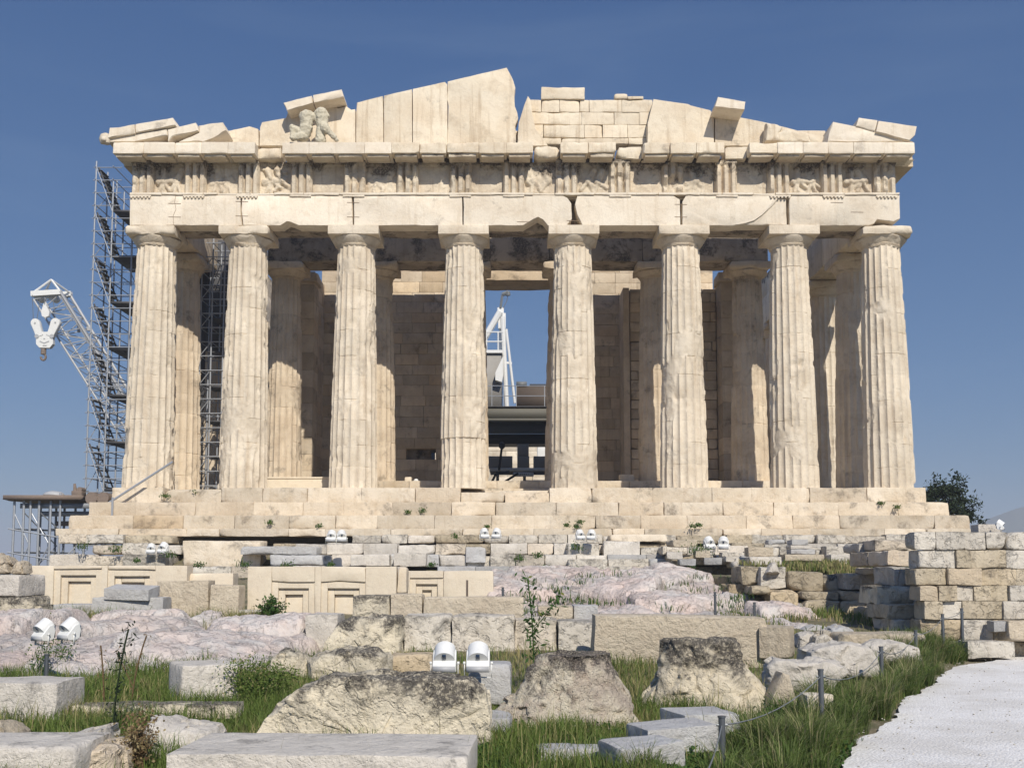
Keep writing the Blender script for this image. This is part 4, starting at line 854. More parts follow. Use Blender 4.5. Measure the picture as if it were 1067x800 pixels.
# right marbles
LF('white broken marble with a jagged right edge near the fence', [(796,722),(797,694),(806,686),(830,688),(845,685.5),(868,688),(880,693),(884,700),(870,712),(866,722)], 13.6, .7, m_greywhite, .05, 2.2, name='marble_fragment', cat='marble fragment', front=.93)
LF('wide flat white marble with a curved end by the grass', [(834,700),(835,676),(850,671),(880,668.5),(900,673),(910,684),(914,697),(912,704)], 15.4, 1.0, m_greywhite, .04, 1.8, name='marble_fragment', cat='marble fragment', front=.95)
ST('long low cream slab at the foot of the yellowish wall', 876, 660, 966, 672, 18.6, .8, m_cream2, .04, .015, rz=.08, name='stone_slab', cat='slab')
LF('chipped white marble lump below the long low cream slab', [(896,690),(898,672),(915,666),(940,668),(956,675),(958,690)], 17.0, .7, m_greywhite, .06, 2.5, name='marble_fragment', cat='marble fragment')
LF('small pointed stone standing in the grass', [(869,680),(872,668),(878,659),(884,661),(890,678)], 18.4, .4, m_poros, .03, 4, name='broken_stone', cat='stone')
LF('rounded pale stone left of the small pointed one', [(845,676),(847,664),(858,658),(868,662),(870,677)], 19.2, .5, m_found, .04, 3, name='broken_stone', cat='stone')
LF('squat pale stone right of the hollowed cream block', [(829,676),(831,661),(840,656.5),(848,660),(849,676)], 19.6, .5, m_greywhite, .04, 3, name='broken_stone', cat='stone')
LF('low rounded grey rock beneath the yellowish wall', [(826,664),(830,656),(846,650),(862,654),(866,664)], 22.2, .7, m_grey, .05, 2.5)
LF('small grey hump of rock near the upright yellowish block', [(858,662),(864,654),(876,651),(886,656),(888,663)], 21.6, .6, m_grey, .05, 2.5)
ST('little white stone stack beneath the ledge of the yellowish wall', 943, 650, 965, 664, 21.4, .5, m_greywhite, .05, .03)
mb = MB(); prism(mb, pts([(801,748),(804,726),(816,701),(823,703),(836,745),(830,752)], 11.9), 11.9, 12.25, .03, .1, .02, 4, tint=(.7, .2)); tag(mb.build('marble_fragment', m_cream2), 'pointed cream slab leaning at the right of the dark topped rock', 'marble fragment')
ST('small white stone with a flat top half hidden in grass by the second fence post', 841, 724, 868, 740, 11.6, .35, m_white, .04, .02, name='broken_stone', cat='stone')
ST('long weathered block on the ground at the end of the path', 1008, 668, 1057, 686, 19.6, .6, m_found, .06, .03, tint=(.7, .4))
ST('dark grey stone set on the block at the foot of the coursed wall', 1036, 647, 1051, 658, 20.0, .3, m_black if False else m_grey, .03, .01, tint=(0, .1))
ST('white squared block at the right foot of the coursed wall', 1052, 647, 1092, 668, 19.9, .5, m_cream2, .04, .02)
# foreground boulders
LF('great cream boulder with ochre and grey stains in the foreground', [(268,812),(274,765),(283,744),(300,728),(318,714),(345,703),(400,700),(450,701),(492,704),(508,714),(513,745),(511,812)], 10.0, 1.3, m_rough, .05, 2.6, M=220, S=44, front=.985, peak=.2, ridge=.5, tint=(.95, .35), bulge=.03, fac=(.26, .055))
def cone_rock(label, l, r_, tl, tr, t, b, Y, mat, seed, tint):
    A = at((l + r_) / 2, b, Y); w = (px2x(r_, b, Y) - px2x(l, b, Y)) / 2; w2 = (px2x(tr, t, Y) - px2x(tl, t, Y)) / 2; H = pz(t, Y) - A.z
    pr = [(w * 1.12, -.25)] + [(w2 + (w - w2) * ((1 - k / 26) ** 1.55), H * k / 26) for k in range(25)] + [(w2 * .97, H * .985), (w2 * .9, H), (w2 * .6, H * 1.0), (w2 * .3, H), (.02, H)]
    mb = MB(); lathe(mb, pr, (A.x, Y + w * .55, A.z), 150, 1, .62, tint=tint, amp=0)
    V = mb.v[0]; D = fbm3(V * 2.6, 5, seed); rd = 1 - 2 * np.abs(fbm(V * 5, 4, seed + 31)); D = D * .10 - (.05 * np.clip(rd - .4, 0, 1))[:, None] * np.array([1, 1, .2]) * np.sign(V - np.array([A.x, Y + w * .55, 0])); off = ((tl + tr) / 2 - (l + r_) / 2) / FOC * Y
    top = V[:, 2] > A.z + H * .97; D[top] *= .25; V[:, 0] += off * np.clip((V[:, 2] - A.z) / H, 0, 1); mb.v[0] = facet(V + D, .22, .05, seed)
    return tag(mb.build('boulder', mat, smooth=60), label, 'boulder')
cone_rock('flat topped cone of pitted reddish rock in the foreground grass', 506, 676, 556, 644, 684, 762, 11.0, m_conglo, 3, (1, .1))
cone_rock('flat topped dark crusted rock left of the leaning pointed slab', 664, 838, 694, 782, 669, 752, 12.0, m_rough, 8, (.55, .6))
# foreground slabs and blocks
ST('wide pale slab across the bottom of the view before the great boulder', 172, 786, 491, 860, 7.7, 1.0, m_greywhite, .02, .008, rz=-.03, name='stone_slab', cat='slab', tint=(1, .3))
ST('white slab with a broken corner at the lower left', -90, 777, 80, 850, 8.0, .7, m_greywhite, .04, .015, rz=-.02, name='stone_slab', cat='slab', tint=(1, .05))
ST('long grey white block in the grass at the left edge', -60, 711, 60.5, 752, 11.2, .7, m_greywhite, .04, .015, rz=-.02, tint=(.8, .4))
ST('squared white block with a small square hole in its right face', 172, 693, 232, 731, 12.6, .75, m_greywhite, .025, .008, rz=.5, tint=(.95, .0))
LF('rounded pale stone with yellow lichen at the bottom left', [(72,812),(76,782),(90,773),(118,772.5),(130,778),(136,812)], 8.5, .6, m_found, .03, 4, tint=(.95, .9))
LF('pale two humped stone lying in the grass', [(148,800),(152,762),(160,748),(172,746),(182,754),(200,752.5),(224,757),(230,770),(226,800)], 9.6, .7, m_greywhite, .03, 3.5, tint=(.75, .3))
LF('pale stone behind the white slab at the left edge', [(-14,790),(-10,758),(4,753),(16,764),(22,790)], 9.3, .5, m_cream2, .03, 4, name='broken_stone', cat='stone')
LF('thin low stone half sunk in the grass at left', [(70,775),(76,766),(96,760),(114,755),(116,775)], 9.6, .4, m_greywhite, .02, 4, name='broken_stone', cat='stone')
ST('low stone kerb buried in the grass at left', 70, 734, 246, 748, 11.4, .35, m_rough, .04, .02, name='kerb', cat='kerb')
ST('flat grey slab furthest back of the grey slabs by the first fence post', 702, 744, 768, 768, 10.2, .55, m_grey, .02, .012, rz=.3, name='stone_slab', cat='slab', group='grey slabs in the foreground grass', tint=(.8, .05))
ST('broken grey slab between two other grey slabs in the grass', 664, 758, 744, 786, 9.45, .5, m_grey, .025, .015, rz=.28, ry=-.04, name='stone_slab', cat='slab', group='grey slabs in the foreground grass', tint=(.85, .05))
ST('nearest grey slab with a rough right side sloping to the grass', 636, 776, 708, 812, 8.75, .5, m_grey, .03, .02, rz=.3, ry=-.06, name='stone_slab', cat='slab', group='grey slabs in the foreground grass', tint=(.9, .05))
ST('thin sunken grey slab left of the other grey slabs', 560, 780, 636, 800, 9.3, .3, m_grey, .03, .02, rz=.04, name='stone_slab', cat='slab', group='grey slabs in the foreground grass', tint=(.8, .1))
ST('grey stone wedge between the great boulder and the reddish rock', 508, 748, 532, 790, 10.4, .5, m_grey, .04, .03)
ST('bluish grey stone under the twin floodlights', 488, 693, 532, 735, 12.2, .7, m_grey, .06, .03)
# small pieces on the terraces
for (l, t, r_, b, Y, m, lab) in ((825,562,842,567.5,33.4,m_grey,'top grey slab of the small stack of thin slabs'),(824,567.8,846,571.5,33.3,m_greywhite,'white slab in the middle of the small stack of thin slabs'),(824.5,571.8,849,577,33.3,m_grey,'lowest grey slab of the small stack of thin slabs'),
        (818,577.5,859,584,33.0,m_cream2,'long cream slab carrying the small stack of thin slabs'),(861,569,891,580.5,33.2,m_found,'brownish block right of the small stack of thin slabs'),(866,577.5,896,584.5,32.6,m_greywhite,'white rounded beam before the brownish block'),
        (781,580,814,588.5,32.2,m_greywhite,'pale flat stone on the ledge above the yellowish wall'),(780,570,806,579.5,32.6,m_cream2,'cream block set on the pale flat stone of the ledge'),(868,585.5,897,590,31.6,m_greywhite,'thin white slab lying in the dry grass of the ledge'),(901,575,949,588,32.4,m_found,'long stained block near the corner of the coursed wall')):
    ST(lab, l, t, r_, b, Y, .6, m, .03, .015, group='small slabs on the ledge above the yellowish wall')
LF('white three cornered stone on the rim of the yellowish wall', [(797,597),(803,586),(808,585.5),(812,597)], 26.9, .4, m_greywhite, .02, 4, name='broken_stone', cat='stone')
ST('low pale parapet block beside the small floodlight at the right', 1020, 546, 1044, 556, 21.6, .4, m_greywhite, .03, .012)
# ---------------------------------------------------------------- scaffolding
def poly_tube(mb, P, r, n=5):
    for a, b in zip(P[:-1], P[1:]): seg(mb, a, b, r, n)
YS = 45.0
sc = empty('scaffold_tower', (px2x(112, 350, YS), YS + 1, 2.0), 'tall grey scaffold stair tower at the left flank of the temple', 'scaffolding')
SX = [px2x(94.5, 350, YS), px2x(113, 350, YS), px2x(131, 350, YS) + .15]; SYY = [YS, YS + 1.3, YS + 2.4]; ztop = pz(168, YS); zb0 = 2.3
for i, x in enumerate(SX):
    for j, y in enumerate(SYY):
        mb = MB(); seg(mb, (x, y, zb0), (x, y, ztop - (0 if i == 0 else .9 * i)), .035, 6); mb.build('pole', m_steel, sc)
lv = np.arange(zb0 + .3, ztop, .56)
for k, z in enumerate(lv):
    mb = MB(); e = SX[2] if z < ztop - 2 else SX[1] + .2
    for y in SYY[::2]: seg(mb, (SX[0] - .12, y, z), (e + .15, y, z), .022, 5)
    for x in (SX[0], SX[1]): seg(mb, (x, SYY[0] - .1, z + .04), (x, SYY[2] + .1, z + .04), .022, 5)
    mb.build('ledger', m_steel, sc)
fl = np.arange(zb0 + .6, ztop - 1.5, 2.0)
for k, z in enumerate(fl):
    mb = MB(); V, Q = boxv((SX[1] + .02, SYY[0] + .05, z), (SX[2] + .25, SYY[2], z + .09)); mb.add(V, Q=Q); mb.build('deck', m_deck, sc, smooth=0)
    st = MB(); n = 8; ya, yb = SYY[0] + .12, SYY[0] + .95
    for y in (ya, yb): beam(st, (SX[0] + .05, y, z + 2.0), (SX[1] + .1, y, z + .05), .02, .07)
    for q in range(n):
        t = (q + .5) / n; c = SX[0] + .05 + (SX[1] - SX[0]) * t; zz = z + 2.0 - 1.95 * t; V, Q = boxv((c - .10, ya, zz - .025), (c + .10, yb, zz)); st.add(V, Q=Q)
    st.build('stair', m_deck, sc, smooth=0)
    mb = MB(); seg(mb, (SX[0], SYY[0] - .04, z + 2), (SX[1], SYY[0] - .04, z), .02, 5); seg(mb, (SX[1], SYY[2], z + 2), (SX[2], SYY[2], z), .02, 5); seg(mb, (SX[0], SYY[0], z), (SX[0], SYY[2], z + 2), .02, 5); mb.build('brace', m_steel, sc)
s2 = empty('scaffold_stand', (px2x(218, 500, 46), 46, ZS), 'narrow steel scaffold standing between the first and second columns', 'scaffolding')
fx = [px2x(207.5, 400, 45.6), px2x(219, 400, 45.6), px2x(229, 400, 45.6) + .1]
for x in fx:
    for y in (45.6, 46.9):
        mb = MB(); seg(mb, (x, y, ZS), (x, y, pz(246, 45.6)), .035, 6); mb.build('pole', m_steel, s2)
for k, z in enumerate(np.arange(ZS + .45, pz(250, 45.6), .62)):
    mb = MB(); a = fx[0] - .1
    if k % 3 == 1: a = px2x(183, 350, 45.6)
    seg(mb, (a, 45.55, z), (fx[2] + .3, 45.55, z), .024, 5); seg(mb, (fx[0], 46.9, z + .05), (fx[2] + .3, 46.9, z + .05), .024, 5)
    for x in fx[:2]: seg(mb, (x, 45.5, z), (x, 47, z), .022, 5)
    if k % 2: seg(mb, (fx[0], 45.58, z), (fx[1], 45.58, z + .62), .02, 5)
    mb.build('ledger', m_steel, s2)
for z in (6.4, 7.9, 9.4, 10.9, 12.4):
    mb = MB(); V, Q = boxv((fx[0] + .3, 45.7, z), (fx[2] + .2, 46.9, z + .06)); mb.add(V, Q=Q); mb.build('deck', m_deck, s2, smooth=0)
mb = MB(); a = px2x(197, 400, 47.3); V, Q = boxv((a, 47.3, ZS), (px2x(213, 400, 47.3), 47.34, pz(250, 47.3))); mb.add(V, Q=Q); mb.build('shade_sheet', m_deck, s2, smooth=0)  # dark sheets added behind the scaffold, standing in for the shaded gap
mb = MB(); V, Q = boxv((px2x(213.3, 400, 47.3), 47.3, pz(366, 47.3)), (px2x(238, 400, 47.3), 47.34, pz(250, 47.3))); mb.add(V, Q=Q); mb.build('shade_sheet', m_deck, s2, smooth=0)
# low working platform at the left
YPf = 43.6; zd = pz(521, YPf)
pf = empty('work_platform', (px2x(45, 590, YPf), YPf + 1.2, 1.2), 'low timber topped scaffold platform left of the temple steps', 'scaffolding')
mb = MB(); A = px2x(2, 517, YPf); B = px2x(88, 517, YPf)
for k in range(7): V, Q = boxv((A + rng.uniform(0, .25), YPf - .3 + .38 * k, zd + rng.uniform(0, .015)), (B + rng.uniform(-.3, 0), YPf + .05 + .38 * k, zd + .19)); mb.add(V, Q=Q, tint=(rng.random(), .5))
mb.build('deck', m_wood, pf, smooth=0)
for k, (a, b, dz) in enumerate(((20, 92, .32), (36, 90, .62), (48, 84, 1.0))):
    mb = MB(); V, Q = boxv((px2x(a, 520, YPf), YPf + .1 + .5 * k, zd - dz), (px2x(b, 520, YPf), YPf + .25 + .5 * k, zd - dz + .2)); mb.add(V, Q=Q); mb.build('beam', m_steel if k < 2 else m_wood, pf, smooth=0)
gx = [px2x(v, 550, YPf) for v in (14, 24, 31, 40, 52, 62)]
for i, x in enumerate(gx):
    for y in (YPf, YPf + 2.0):
        mb = MB(); seg(mb, (x + (.2 if y > YPf else 0), y, .8), (x + (.2 if y > YPf else 0), y, zd + (.3 if i == 5 and y == YPf else -.02)), .05, 6); mb.build('pole', m_steel, pf)
for z in (1.35, 2.3, 3.25):
    mb = MB(); seg(mb, (gx[0] - .2, YPf - .03, z), (gx[5], YPf - .03, z - .35), .03, 5); seg(mb, (gx[0], YPf + 2, z), (gx[5], YPf + 2, z), .03, 5)
    for x in gx[::2]: seg(mb, (x, YPf, z), (x, YPf + 2, z), .03, 5)
    mb.build('ledger', m_steel, pf)
for a, b in ((0, 2), (2, 4), (3, 5), (1, 3)):
    for z0, z1 in ((1.1, 2.6), (3.9, 2.6)):
        mb = MB(); seg(mb, (gx[a], YPf + .05 * a, z0), (gx[b], YPf + 1.8 * (a % 2), z1), .025, 5); mb.build('brace', m_steel, pf)
def T1(name, label, cat, mb, mat, smooth=38): return tag(mb.build(name, mat, smooth=smooth), label, cat)
mb = MB(); p = at(56, 514, YPf + .4); lathe(mb, [(.36, 0), (.36, .06), (.28, .15), (.12, .2), (.01, .2)], (p.x, p.y, zd + .2), 14, 1.2, .8, amp=.04, freq=4); T1('sack', 'small pale sack lying on the timber platform', 'sack', mb, m_greyp, 180)
mb = MB(); p = at(79, 509, YPf + .4)
V, Q = rstone((p.x - .2, p.y, zd + .2), (p.x + .25, p.y + .5, zd + .42), .04, .01, .2, 2); mb.add(V, Q=Q); seg(mb, (p.x - .1, p.y + .2, zd + .4), (p.x - .14, p.y + .2, zd + .72), .09, 8, r2=.05); seg(mb, (p.x + .1, p.y + .1, zd + .47), (p.x + .12, p.y + .5, zd + .47), .11, 10); T1('hand_winch', 'small brown and white winch standing at the right end of the timber platform', 'winch', mb, m_wood)
for k, (q, w) in enumerate(((98, 'left'), (110, 'right'))):
    mb = MB(); p = at(q, 519.5, 42.6); seg(mb, (p.x, 42.3, p.z), (p.x + .1, 43.6, p.z), .24, 18); o = T1('timber_log', ('dark ended round log nearest the scaffold tower' if k == 0 else 'brown round log nearest the first column'), 'log', mb, m_wood)
ST('timber rack under the two round logs', 94, 525, 117, 528.5, 42.4, 1.2, m_wood, .01, .0, name='timber_rack', cat='rack')
mb = MB(); seg(mb, tuple(at(88, 540, 40.2)), tuple(at(180, 481, 40.3)), .045, 7); T1('scaffold_tube', 'long steel tube slanting across the foot of the first column', 'tube', mb, m_steel)
mb = MB(); p = at(116.5, 545, 39.9); seg(mb, (p.x, 39.9, 3.1), (p.x, 39.9, pz(518, 39.9)), .04, 7); seg(mb, (p.x - .12, 39.9, 3.09), (p.x + .12, 39.9, 3.09), .03, 6); T1('tube_stand', 'short upright steel tube on the step under the slanting tube', 'tube', mb, m_steel)
# ---------------------------------------------------------------- crane with hook on the left
YC = 58.0
cr = empty('lattice_crane', (px2x(186, 520, YC), YC + 1, 2.0), 'white lattice boom crane behind the scaffold tower with a hook block hanging at its tip', 'crane')
def cpt(a, b, d=0): return np.array(at(a, b, YC + d))
LT, LB = cpt(35, 312), cpt(165, 517); RT, RB = cpt(62.5, 306), cpt(188, 512)
D_ = np.array([0, 1.35, .25])
mb = MB()
for a, b, r in ((LT, LB, .055), (RT, RB, .085), (LT + D_, LB + D_, .055), (RT + D_, RB + D_, .085)): seg(mb, a, b, r, 6)
beam(mb, RT + np.array([.06, -.05, .1]), RB + np.array([.06, -.05, .1]), .22, .09); mb.build('boom_chord', m_greyp, cr)
mb = MB(); n = 17
for k in range(n):
    t0, t1 = k / n, (k + 1) / n
    for off in (0, D_):
        a0, a1 = LT + (LB - LT) * t0 + off, LT + (LB - LT) * t1 + off; b0, b1 = RT + (RB - RT) * t0 + off, RT + (RB - RT) * t1 + off
        seg(mb, a0, b0, .03, 5); seg(mb, a0 if k % 2 else b0, b1 if k % 2 else a1, .028, 5)
    for base, bb in ((LT, LB), (RT, RB)):
        a0 = base + (bb - base) * t0; a1 = base + (bb - base) * t1; seg(mb, a0, a0 + D_, .022, 4); seg(mb, a0, a1 + D_, .022, 4)
mb.build('lacing', m_greyp, cr)
mb = MB(); h0, h1 = cpt(33, 306.5), cpt(64, 304.5); beam(mb, h0, h1, .3, .28); beam(mb, h0 + D_, h1 + D_, .3, .28); seg(mb, h0 + [.1, 0, .1], cpt(53.5, 291.5), .06, 6); seg(mb, h1 + [-.1, 0, .1], cpt(53.5, 291.5), .06, 6); seg(mb, h0 + D_, cpt(53.5, 291.5), .05, 6); seg(mb, h1 + D_, cpt(53.5, 291.5), .05, 6); seg(mb, cpt(49, 304, .5), cpt(53.5, 291.5), .02, 5)
mb.build('boom_head', m_whitep, cr)
for q in (42, 57): mb = MB(); p = cpt(q, 310.5, .5); seg(mb, p + [0, -.25, 0], p + [0, .25, 0], .24, 14); mb.build('sheave', m_whitep, cr)
mb = MB(); V, Q = rstone(cpt(76, 344) + [0, .5, 0], cpt(79, 336) + [0, .7, 0], .02, 0, .5, 1); mb.add(V, Q=Q); mb.build('boom_fitting', m_greyp, cr); mb = MB(); V, Q = rstone(cpt(84, 341) + [0, .8, 0], cpt(88, 337) + [0, 1.0, 0], .02, 0, .5, 1); mb.add(V, Q=Q); mb.build('boom_fitting', m_greyp, cr)
hb = MB(); Yh = YC + .3
def plate(mb, px_pts, y0, y1): prism(mb, pts(px_pts, y0), y0, y1, .02, .4, 0, 0)
def disc(cx_, cy_, r, k=14): return [(cx_ + r * math.cos(i / k * 2 * math.pi), cy_ + r * math.sin(i / k * 2 * math.pi)) for i in range(k)]
hk = bpy.data.objects.new('hook_block', None); COL.objects.link(hk); hk.parent = cr; hk.location = (0, 0, 0)
m1 = MB(); plate(m1, [(37.5,352),(41,345.5),(50,345.5),(54.5,351),(55,358),(51.5,362),(41,362),(37.5,358)], Yh, Yh + .3); m1.build('cheek_plate', m_whitep, hk)
for (a, b, c, d) in ((36.5, 336.5, 41.0, 350), (57.2, 336, 51.6, 350)):
    m1 = MB(); dx, dy = c - a, d - b; L = math.hypot(dx, dy); ux, uy = dx / L, dy / L; nx_, ny_ = -uy, ux; pl = []
    for i in range(9): t = math.pi * i / 8; pl.append((a + 4.6 * (nx_ * math.cos(t) - ux * math.sin(t)), b + 4.6 * (ny_ * math.cos(t) - uy * math.sin(t))))
    pl += [(c - nx_ * 3.4, d - ny_ * 3.4), (c + nx_ * 3.4, d + ny_ * 3.4)]; plate(m1, pl, Yh - .03, Yh + .27); m1.build('sheave_arm', m_whitep, hk)
    m1 = MB(); q = cpt(a, b, .24); seg(m1, q + [0, 0, 0], q + [0, .02, 0], .05, 10); m1.build('bolt', m_greyp, hk)
m1 = MB()
for a, b, c, d in ((43, 346.5, 44.5, 349), (50, 346.5, 48.5, 349), (41.5, 355, 46, 357.2), (46, 357.2, 51, 355), (45.3, 352.6, 47, 352.6), (44.5, 359.5, 48.5, 359.5)): beam(m1, cpt(a, b, .29), cpt(c, d, .29), .02, .05)
for q in ((38.3, 350), (53.6, 350)): p = cpt(*q, .26); seg(m1, p, p + [0, .03, 0], .12, 8)
m1.build('painted_marks', m_greyp, hk)
m1 = MB(); plate(m1, [(45.5,316.5),(47,316.5),(51.3,325),(50.5,329.5),(47,331),(43.5,329.5),(42.8,325)], Yh, Yh + .2); m1.build('overhaul_ball', m_whitep, hk)
m1 = MB(); p = cpt(45.5, 363, .45); seg(m1, p, p + [0, 0, -.3], .14, 10); c = p + [.0, 0, -.45]; prev = None
for i in range(12): t = R(100 - i * 26); q = c + [.13 * math.cos(t), 0, .17 * math.sin(t)]; (seg(m1, prev, q, .06, 6) if prev is not None else None); prev = q
m1.build('hook', m_wood, hk)
m1 = MB(); seg(m1, cpt(34, 308, .3), cpt(35, 334, .3), .018, 4); seg(m1, cpt(42, 312, .3), cpt(38.5, 334, .3), .018, 4); seg(m1, cpt(46.3, 310, .3), cpt(46.3, 318, .3), .018, 4); seg(m1, cpt(55, 312, .3), cpt(58, 334, .3), .018, 4); m1.build('cable', m_steel2, hk); hk.location = (.53, -1.2, -.27)
mb = MB(); c = (LB + RB) / 2; V, Q = rstone(c + [-1.2, -.6, -1.9], c + [1.6, 2.2, .2], .08, 0, .8, 2); mb.add(V, Q=Q); mb.build('machine_body', m_whitep, cr)
mb = MB()
for sx in (-1.1, 1.5): V, Q = rstone(c + [sx - .4, -1.2, -3.3], c + [sx + .4, 2.8, -1.9], .25, 0, .6, 2); mb.add(V, Q=Q)
mb.build('track', m_steel2, cr)
# ---------------------------------------------------------------- works inside the temple, seen through the doorway
YI = 63.0
m_gird = plain('olive grey girder paint', (.13,.125,.105,1), .7, 0, .12)
def IB(l, t, r_, b, Y, dep): A = at(l, b, Y); B = at(r_, t, Y); return boxv((A.x, Y, A.z), (B.x, Y + dep, B.z))
gp = empty('gantry_platform', (TX, YI + 2, 5.4), 'grey steel gantry bridging the inside of the temple behind the doorway', 'gantry')
def ip(name, l, t, r_, b, Y, dep, mat, par): mb = MB(); V, Q = IB(l, t, r_, b, Y, dep); mb.add(V, Q=Q); return mb.build(name, mat, par, smooth=0)
ip('girder', 430, 424, 650, 435.5, YI, .5, m_gird, gp); ip('girder_flange', 430, 435.8, 650, 438.5, YI - .1, .7, m_gird, gp); ip('under_girder', 430, 440, 650, 451, YI + .8, .4, m_steel2, gp); ip('deck', 430, 423, 650, 424, YI - .1, 5, m_deck, gp)
ip('under_girder', 430, 452, 650, 462, YI + 2.2, .6, m_black, gp); ip('under_deck', 430, 455, 650, 457, YI + 1.4, 4.5, m_black, gp)
mb = MB()
for x in (440, 475, 512.5, 525, 538, 567.5, 600, 640): p = at(x, 424, YI); seg(mb, p, (p.x, p.y, pz(402, YI)), .025, 5)
for y in (402, 412.5): seg(mb, at(430, y, YI), at(650, y, YI), .025, 5)
mb.build('railing', m_steel, gp)
for x in (445, 625): ip('support', x, 462, x + 8, 505, YI + .5, .4, m_steel2, gp)
bc = empty('site_container', tuple(at(555, 424, YI + 3)), 'low brown container on the gantry behind the railing', 'container')
ip('body', 538.5, 402.5, 610, 426, YI + 3, 2.2, m_brownc, bc); ip('lid', 538, 397.5, 549, 402.3, YI + 2.95, 1.6, m_steel2, bc); ip('roof_bundle', 552, 400, 612, 402.3, YI + 3.1, 1.8, m_deck, bc)
dc = empty('derrick_crane', tuple(at(525, 424, YI + 7)), 'white derrick crane mast with a slanting jib rising behind the doorway', 'crane')
def P7(a, b, d=0): return np.array(at(a, b, YI + 7 + d))
mb = MB(); seg(mb, P7(528.5, 430), P7(523.5, 330), .15, 8); seg(mb, P7(522, 430, .9), P7(522, 330, .6), .12, 8); mb.build('mast', m_whitep, dc)
mb = MB(); seg(mb, P7(536.5, 420), P7(527.5, 343), .09, 8); beam(mb, P7(524, 377.5), P7(533.5, 378.5), .1, .14); mb.build('stay', m_whitep, dc)
mb = MB(); seg(mb, P7(521, 325), P7(470, 412), .22, 8, r2=.2); seg(mb, P7(519.5, 330), P7(468, 425), .06, 6); mb.build('jib', m_whitep, dc)
mb = MB(); V, Q = rstone(P7(519, 342), P7(527, 326) + [0, .6, 0], .06, 0, .3, 1); mb.add(V, Q=Q); V, Q = rstone(P7(518, 331), P7(525, 320) + [0, .6, 0], .1, 0, .3, 1); mb.add(V, Q=Q); mb.build('mast_head', m_whitep, dc)
mb = MB(); seg(mb, P7(521.5, 321), P7(523.5, 307), .09, 6); seg(mb, P7(523.5, 307), P7(529.5, 304.5), .14, 6); seg(mb, P7(529, 304), P7(529.5, 308), .16, 8); poly_tube(mb, [P7(529, 309), P7(528, 314), P7(524, 321)], .025); mb.build('pulley_head', m_steel2, dc)
mb = MB()
for y in (346, 356): seg(mb, P7(500, y, -.5), P7(524, y, -.5), .05, 5)
for x in (507, 519): seg(mb, P7(x, 366, -.5), P7(x, 346, -.5), .05, 5)
V, Q = IB(500, 364.5, 523.5, 367.5, YI + 6.4, 1.6); mb.add(V, Q=Q); mb.build('cab_platform', m_whitep, dc)
ip('counterweight', 480, 368, 522.5, 425, YI + 6.6, 1.5, m_conc, dc)
mb = MB(); prism(mb, pts([(516,388),(524,371),(524.5,390),(523,398),(516,396)], YI + 5.9), YI + 5.9, YI + 6.5, .02, .5, 0); mb.build('bracket', m_whitep, dc)
# lower platform with concrete panels
lp = empty('loading_platform', tuple(at(540, 495, 58)), 'white edged low platform behind the door opening', 'platform')
ip('edge_beam', 510, 487.3, 600, 490.3, 57.8, .3, m_whitep, lp); ip('deck', 510, 488, 600, 489.5, 58.15, 3.2, m_deck, lp); ip('support', 545, 490.6, 548, 503, 58.4, .3, m_steel2, lp); ip('support', 517, 490.6, 520, 503, 58.4, .3, m_steel2, lp)
ip('sign_plate', 535, 491.8, 556, 496.2, 57.75, .06, m_whitep, lp)
mb = MB()
for k, (a, b) in enumerate(((541.5, 543.2), (543.8, 545), (545.6, 547.4), (548, 549.4), (550.4, 551.2))): V, Q = IB(a, 493.4, b, 494.5, 57.745, .004); mb.add(V, Q=Q)
mb.build('sign_lettering', m_steel2, lp, smooth=0)
PG = 'grey concrete panels stacked behind the doorway'
for (l, t, r_, b, Y, lab) in ((508,475,534,487.2,59.0,'long low grey panel at the left of the stacked panels'),(539,462.5,551,474.6,59.4,'upper grey panel in the middle of the stacked panels'),(539,475,551.5,487.2,59.2,'lower grey panel in the middle of the stacked panels'),(556,475,600,487.2,59.0,'long low grey panel at the right of the stacked panels')):
    mb = MB(); A = at(l, b, Y); B = at(r_, t, Y); V, Q = rstone((A.x, Y, A.z), (B.x, Y + .8, B.z), .03, .004, .4, int(l)); mb.add(V, Q=Q); tag(mb.build('concrete_panel', m_conc), lab, 'panel', PG)
ip_ = lambda *a: ip(*a)
mb = MB(); V, Q = rstone(tuple(at(560, 486, 78)), tuple(at(600, 462.5, 78) + Vector((0, 1.2, 0))), .04, 0, .5, 1); mb.add(V, Q=Q); tag(mb.build('white_cabinet', m_whitep), 'bright white cabinet behind the right grey panel', 'cabinet')
mb = MB(); A = at(495, 503, 72); B = at(600, 455, 72); masonry(mb, A.x - 6, B.x + 6, 4.6, pz(457, 82), 82, 83, .5, 1, 1.6, 9, .03, .01); tag(mb.build('inner_wall', m_white), 'sunlit cream block wall deep inside the temple', 'stone wall')
mb = MB(); 
for a, b in (((512, 503), (517, 493)), ((517, 493), (531, 491.5)), ((524, 503), (540, 493)), ((520, 490), (523, 465))): seg(mb, at(*a, 56.8), at(*b, 56.8), .07, 6)
lathe(mb, [(.05, 0), (.16, .1), (.16, .3), (.05, .4)], tuple(at(523, 468, 56.8)), 10); T1('hoist', 'dark hoist frame under the low white edged platform', 'hoist', mb, m_black)
mb = MB(); V, Q = rstone(tuple(at(565, 506, 55.5)), tuple(at(570, 501.5, 55.5) + Vector((0, .3, 0))), .01, 0, .3, 1); mb.add(V, Q=Q); T1('blue_box', 'small pale blue box low at the right side of the doorway', 'box', mb, plain('pale blue plastic', (.25, .38, .55, 1), .5))
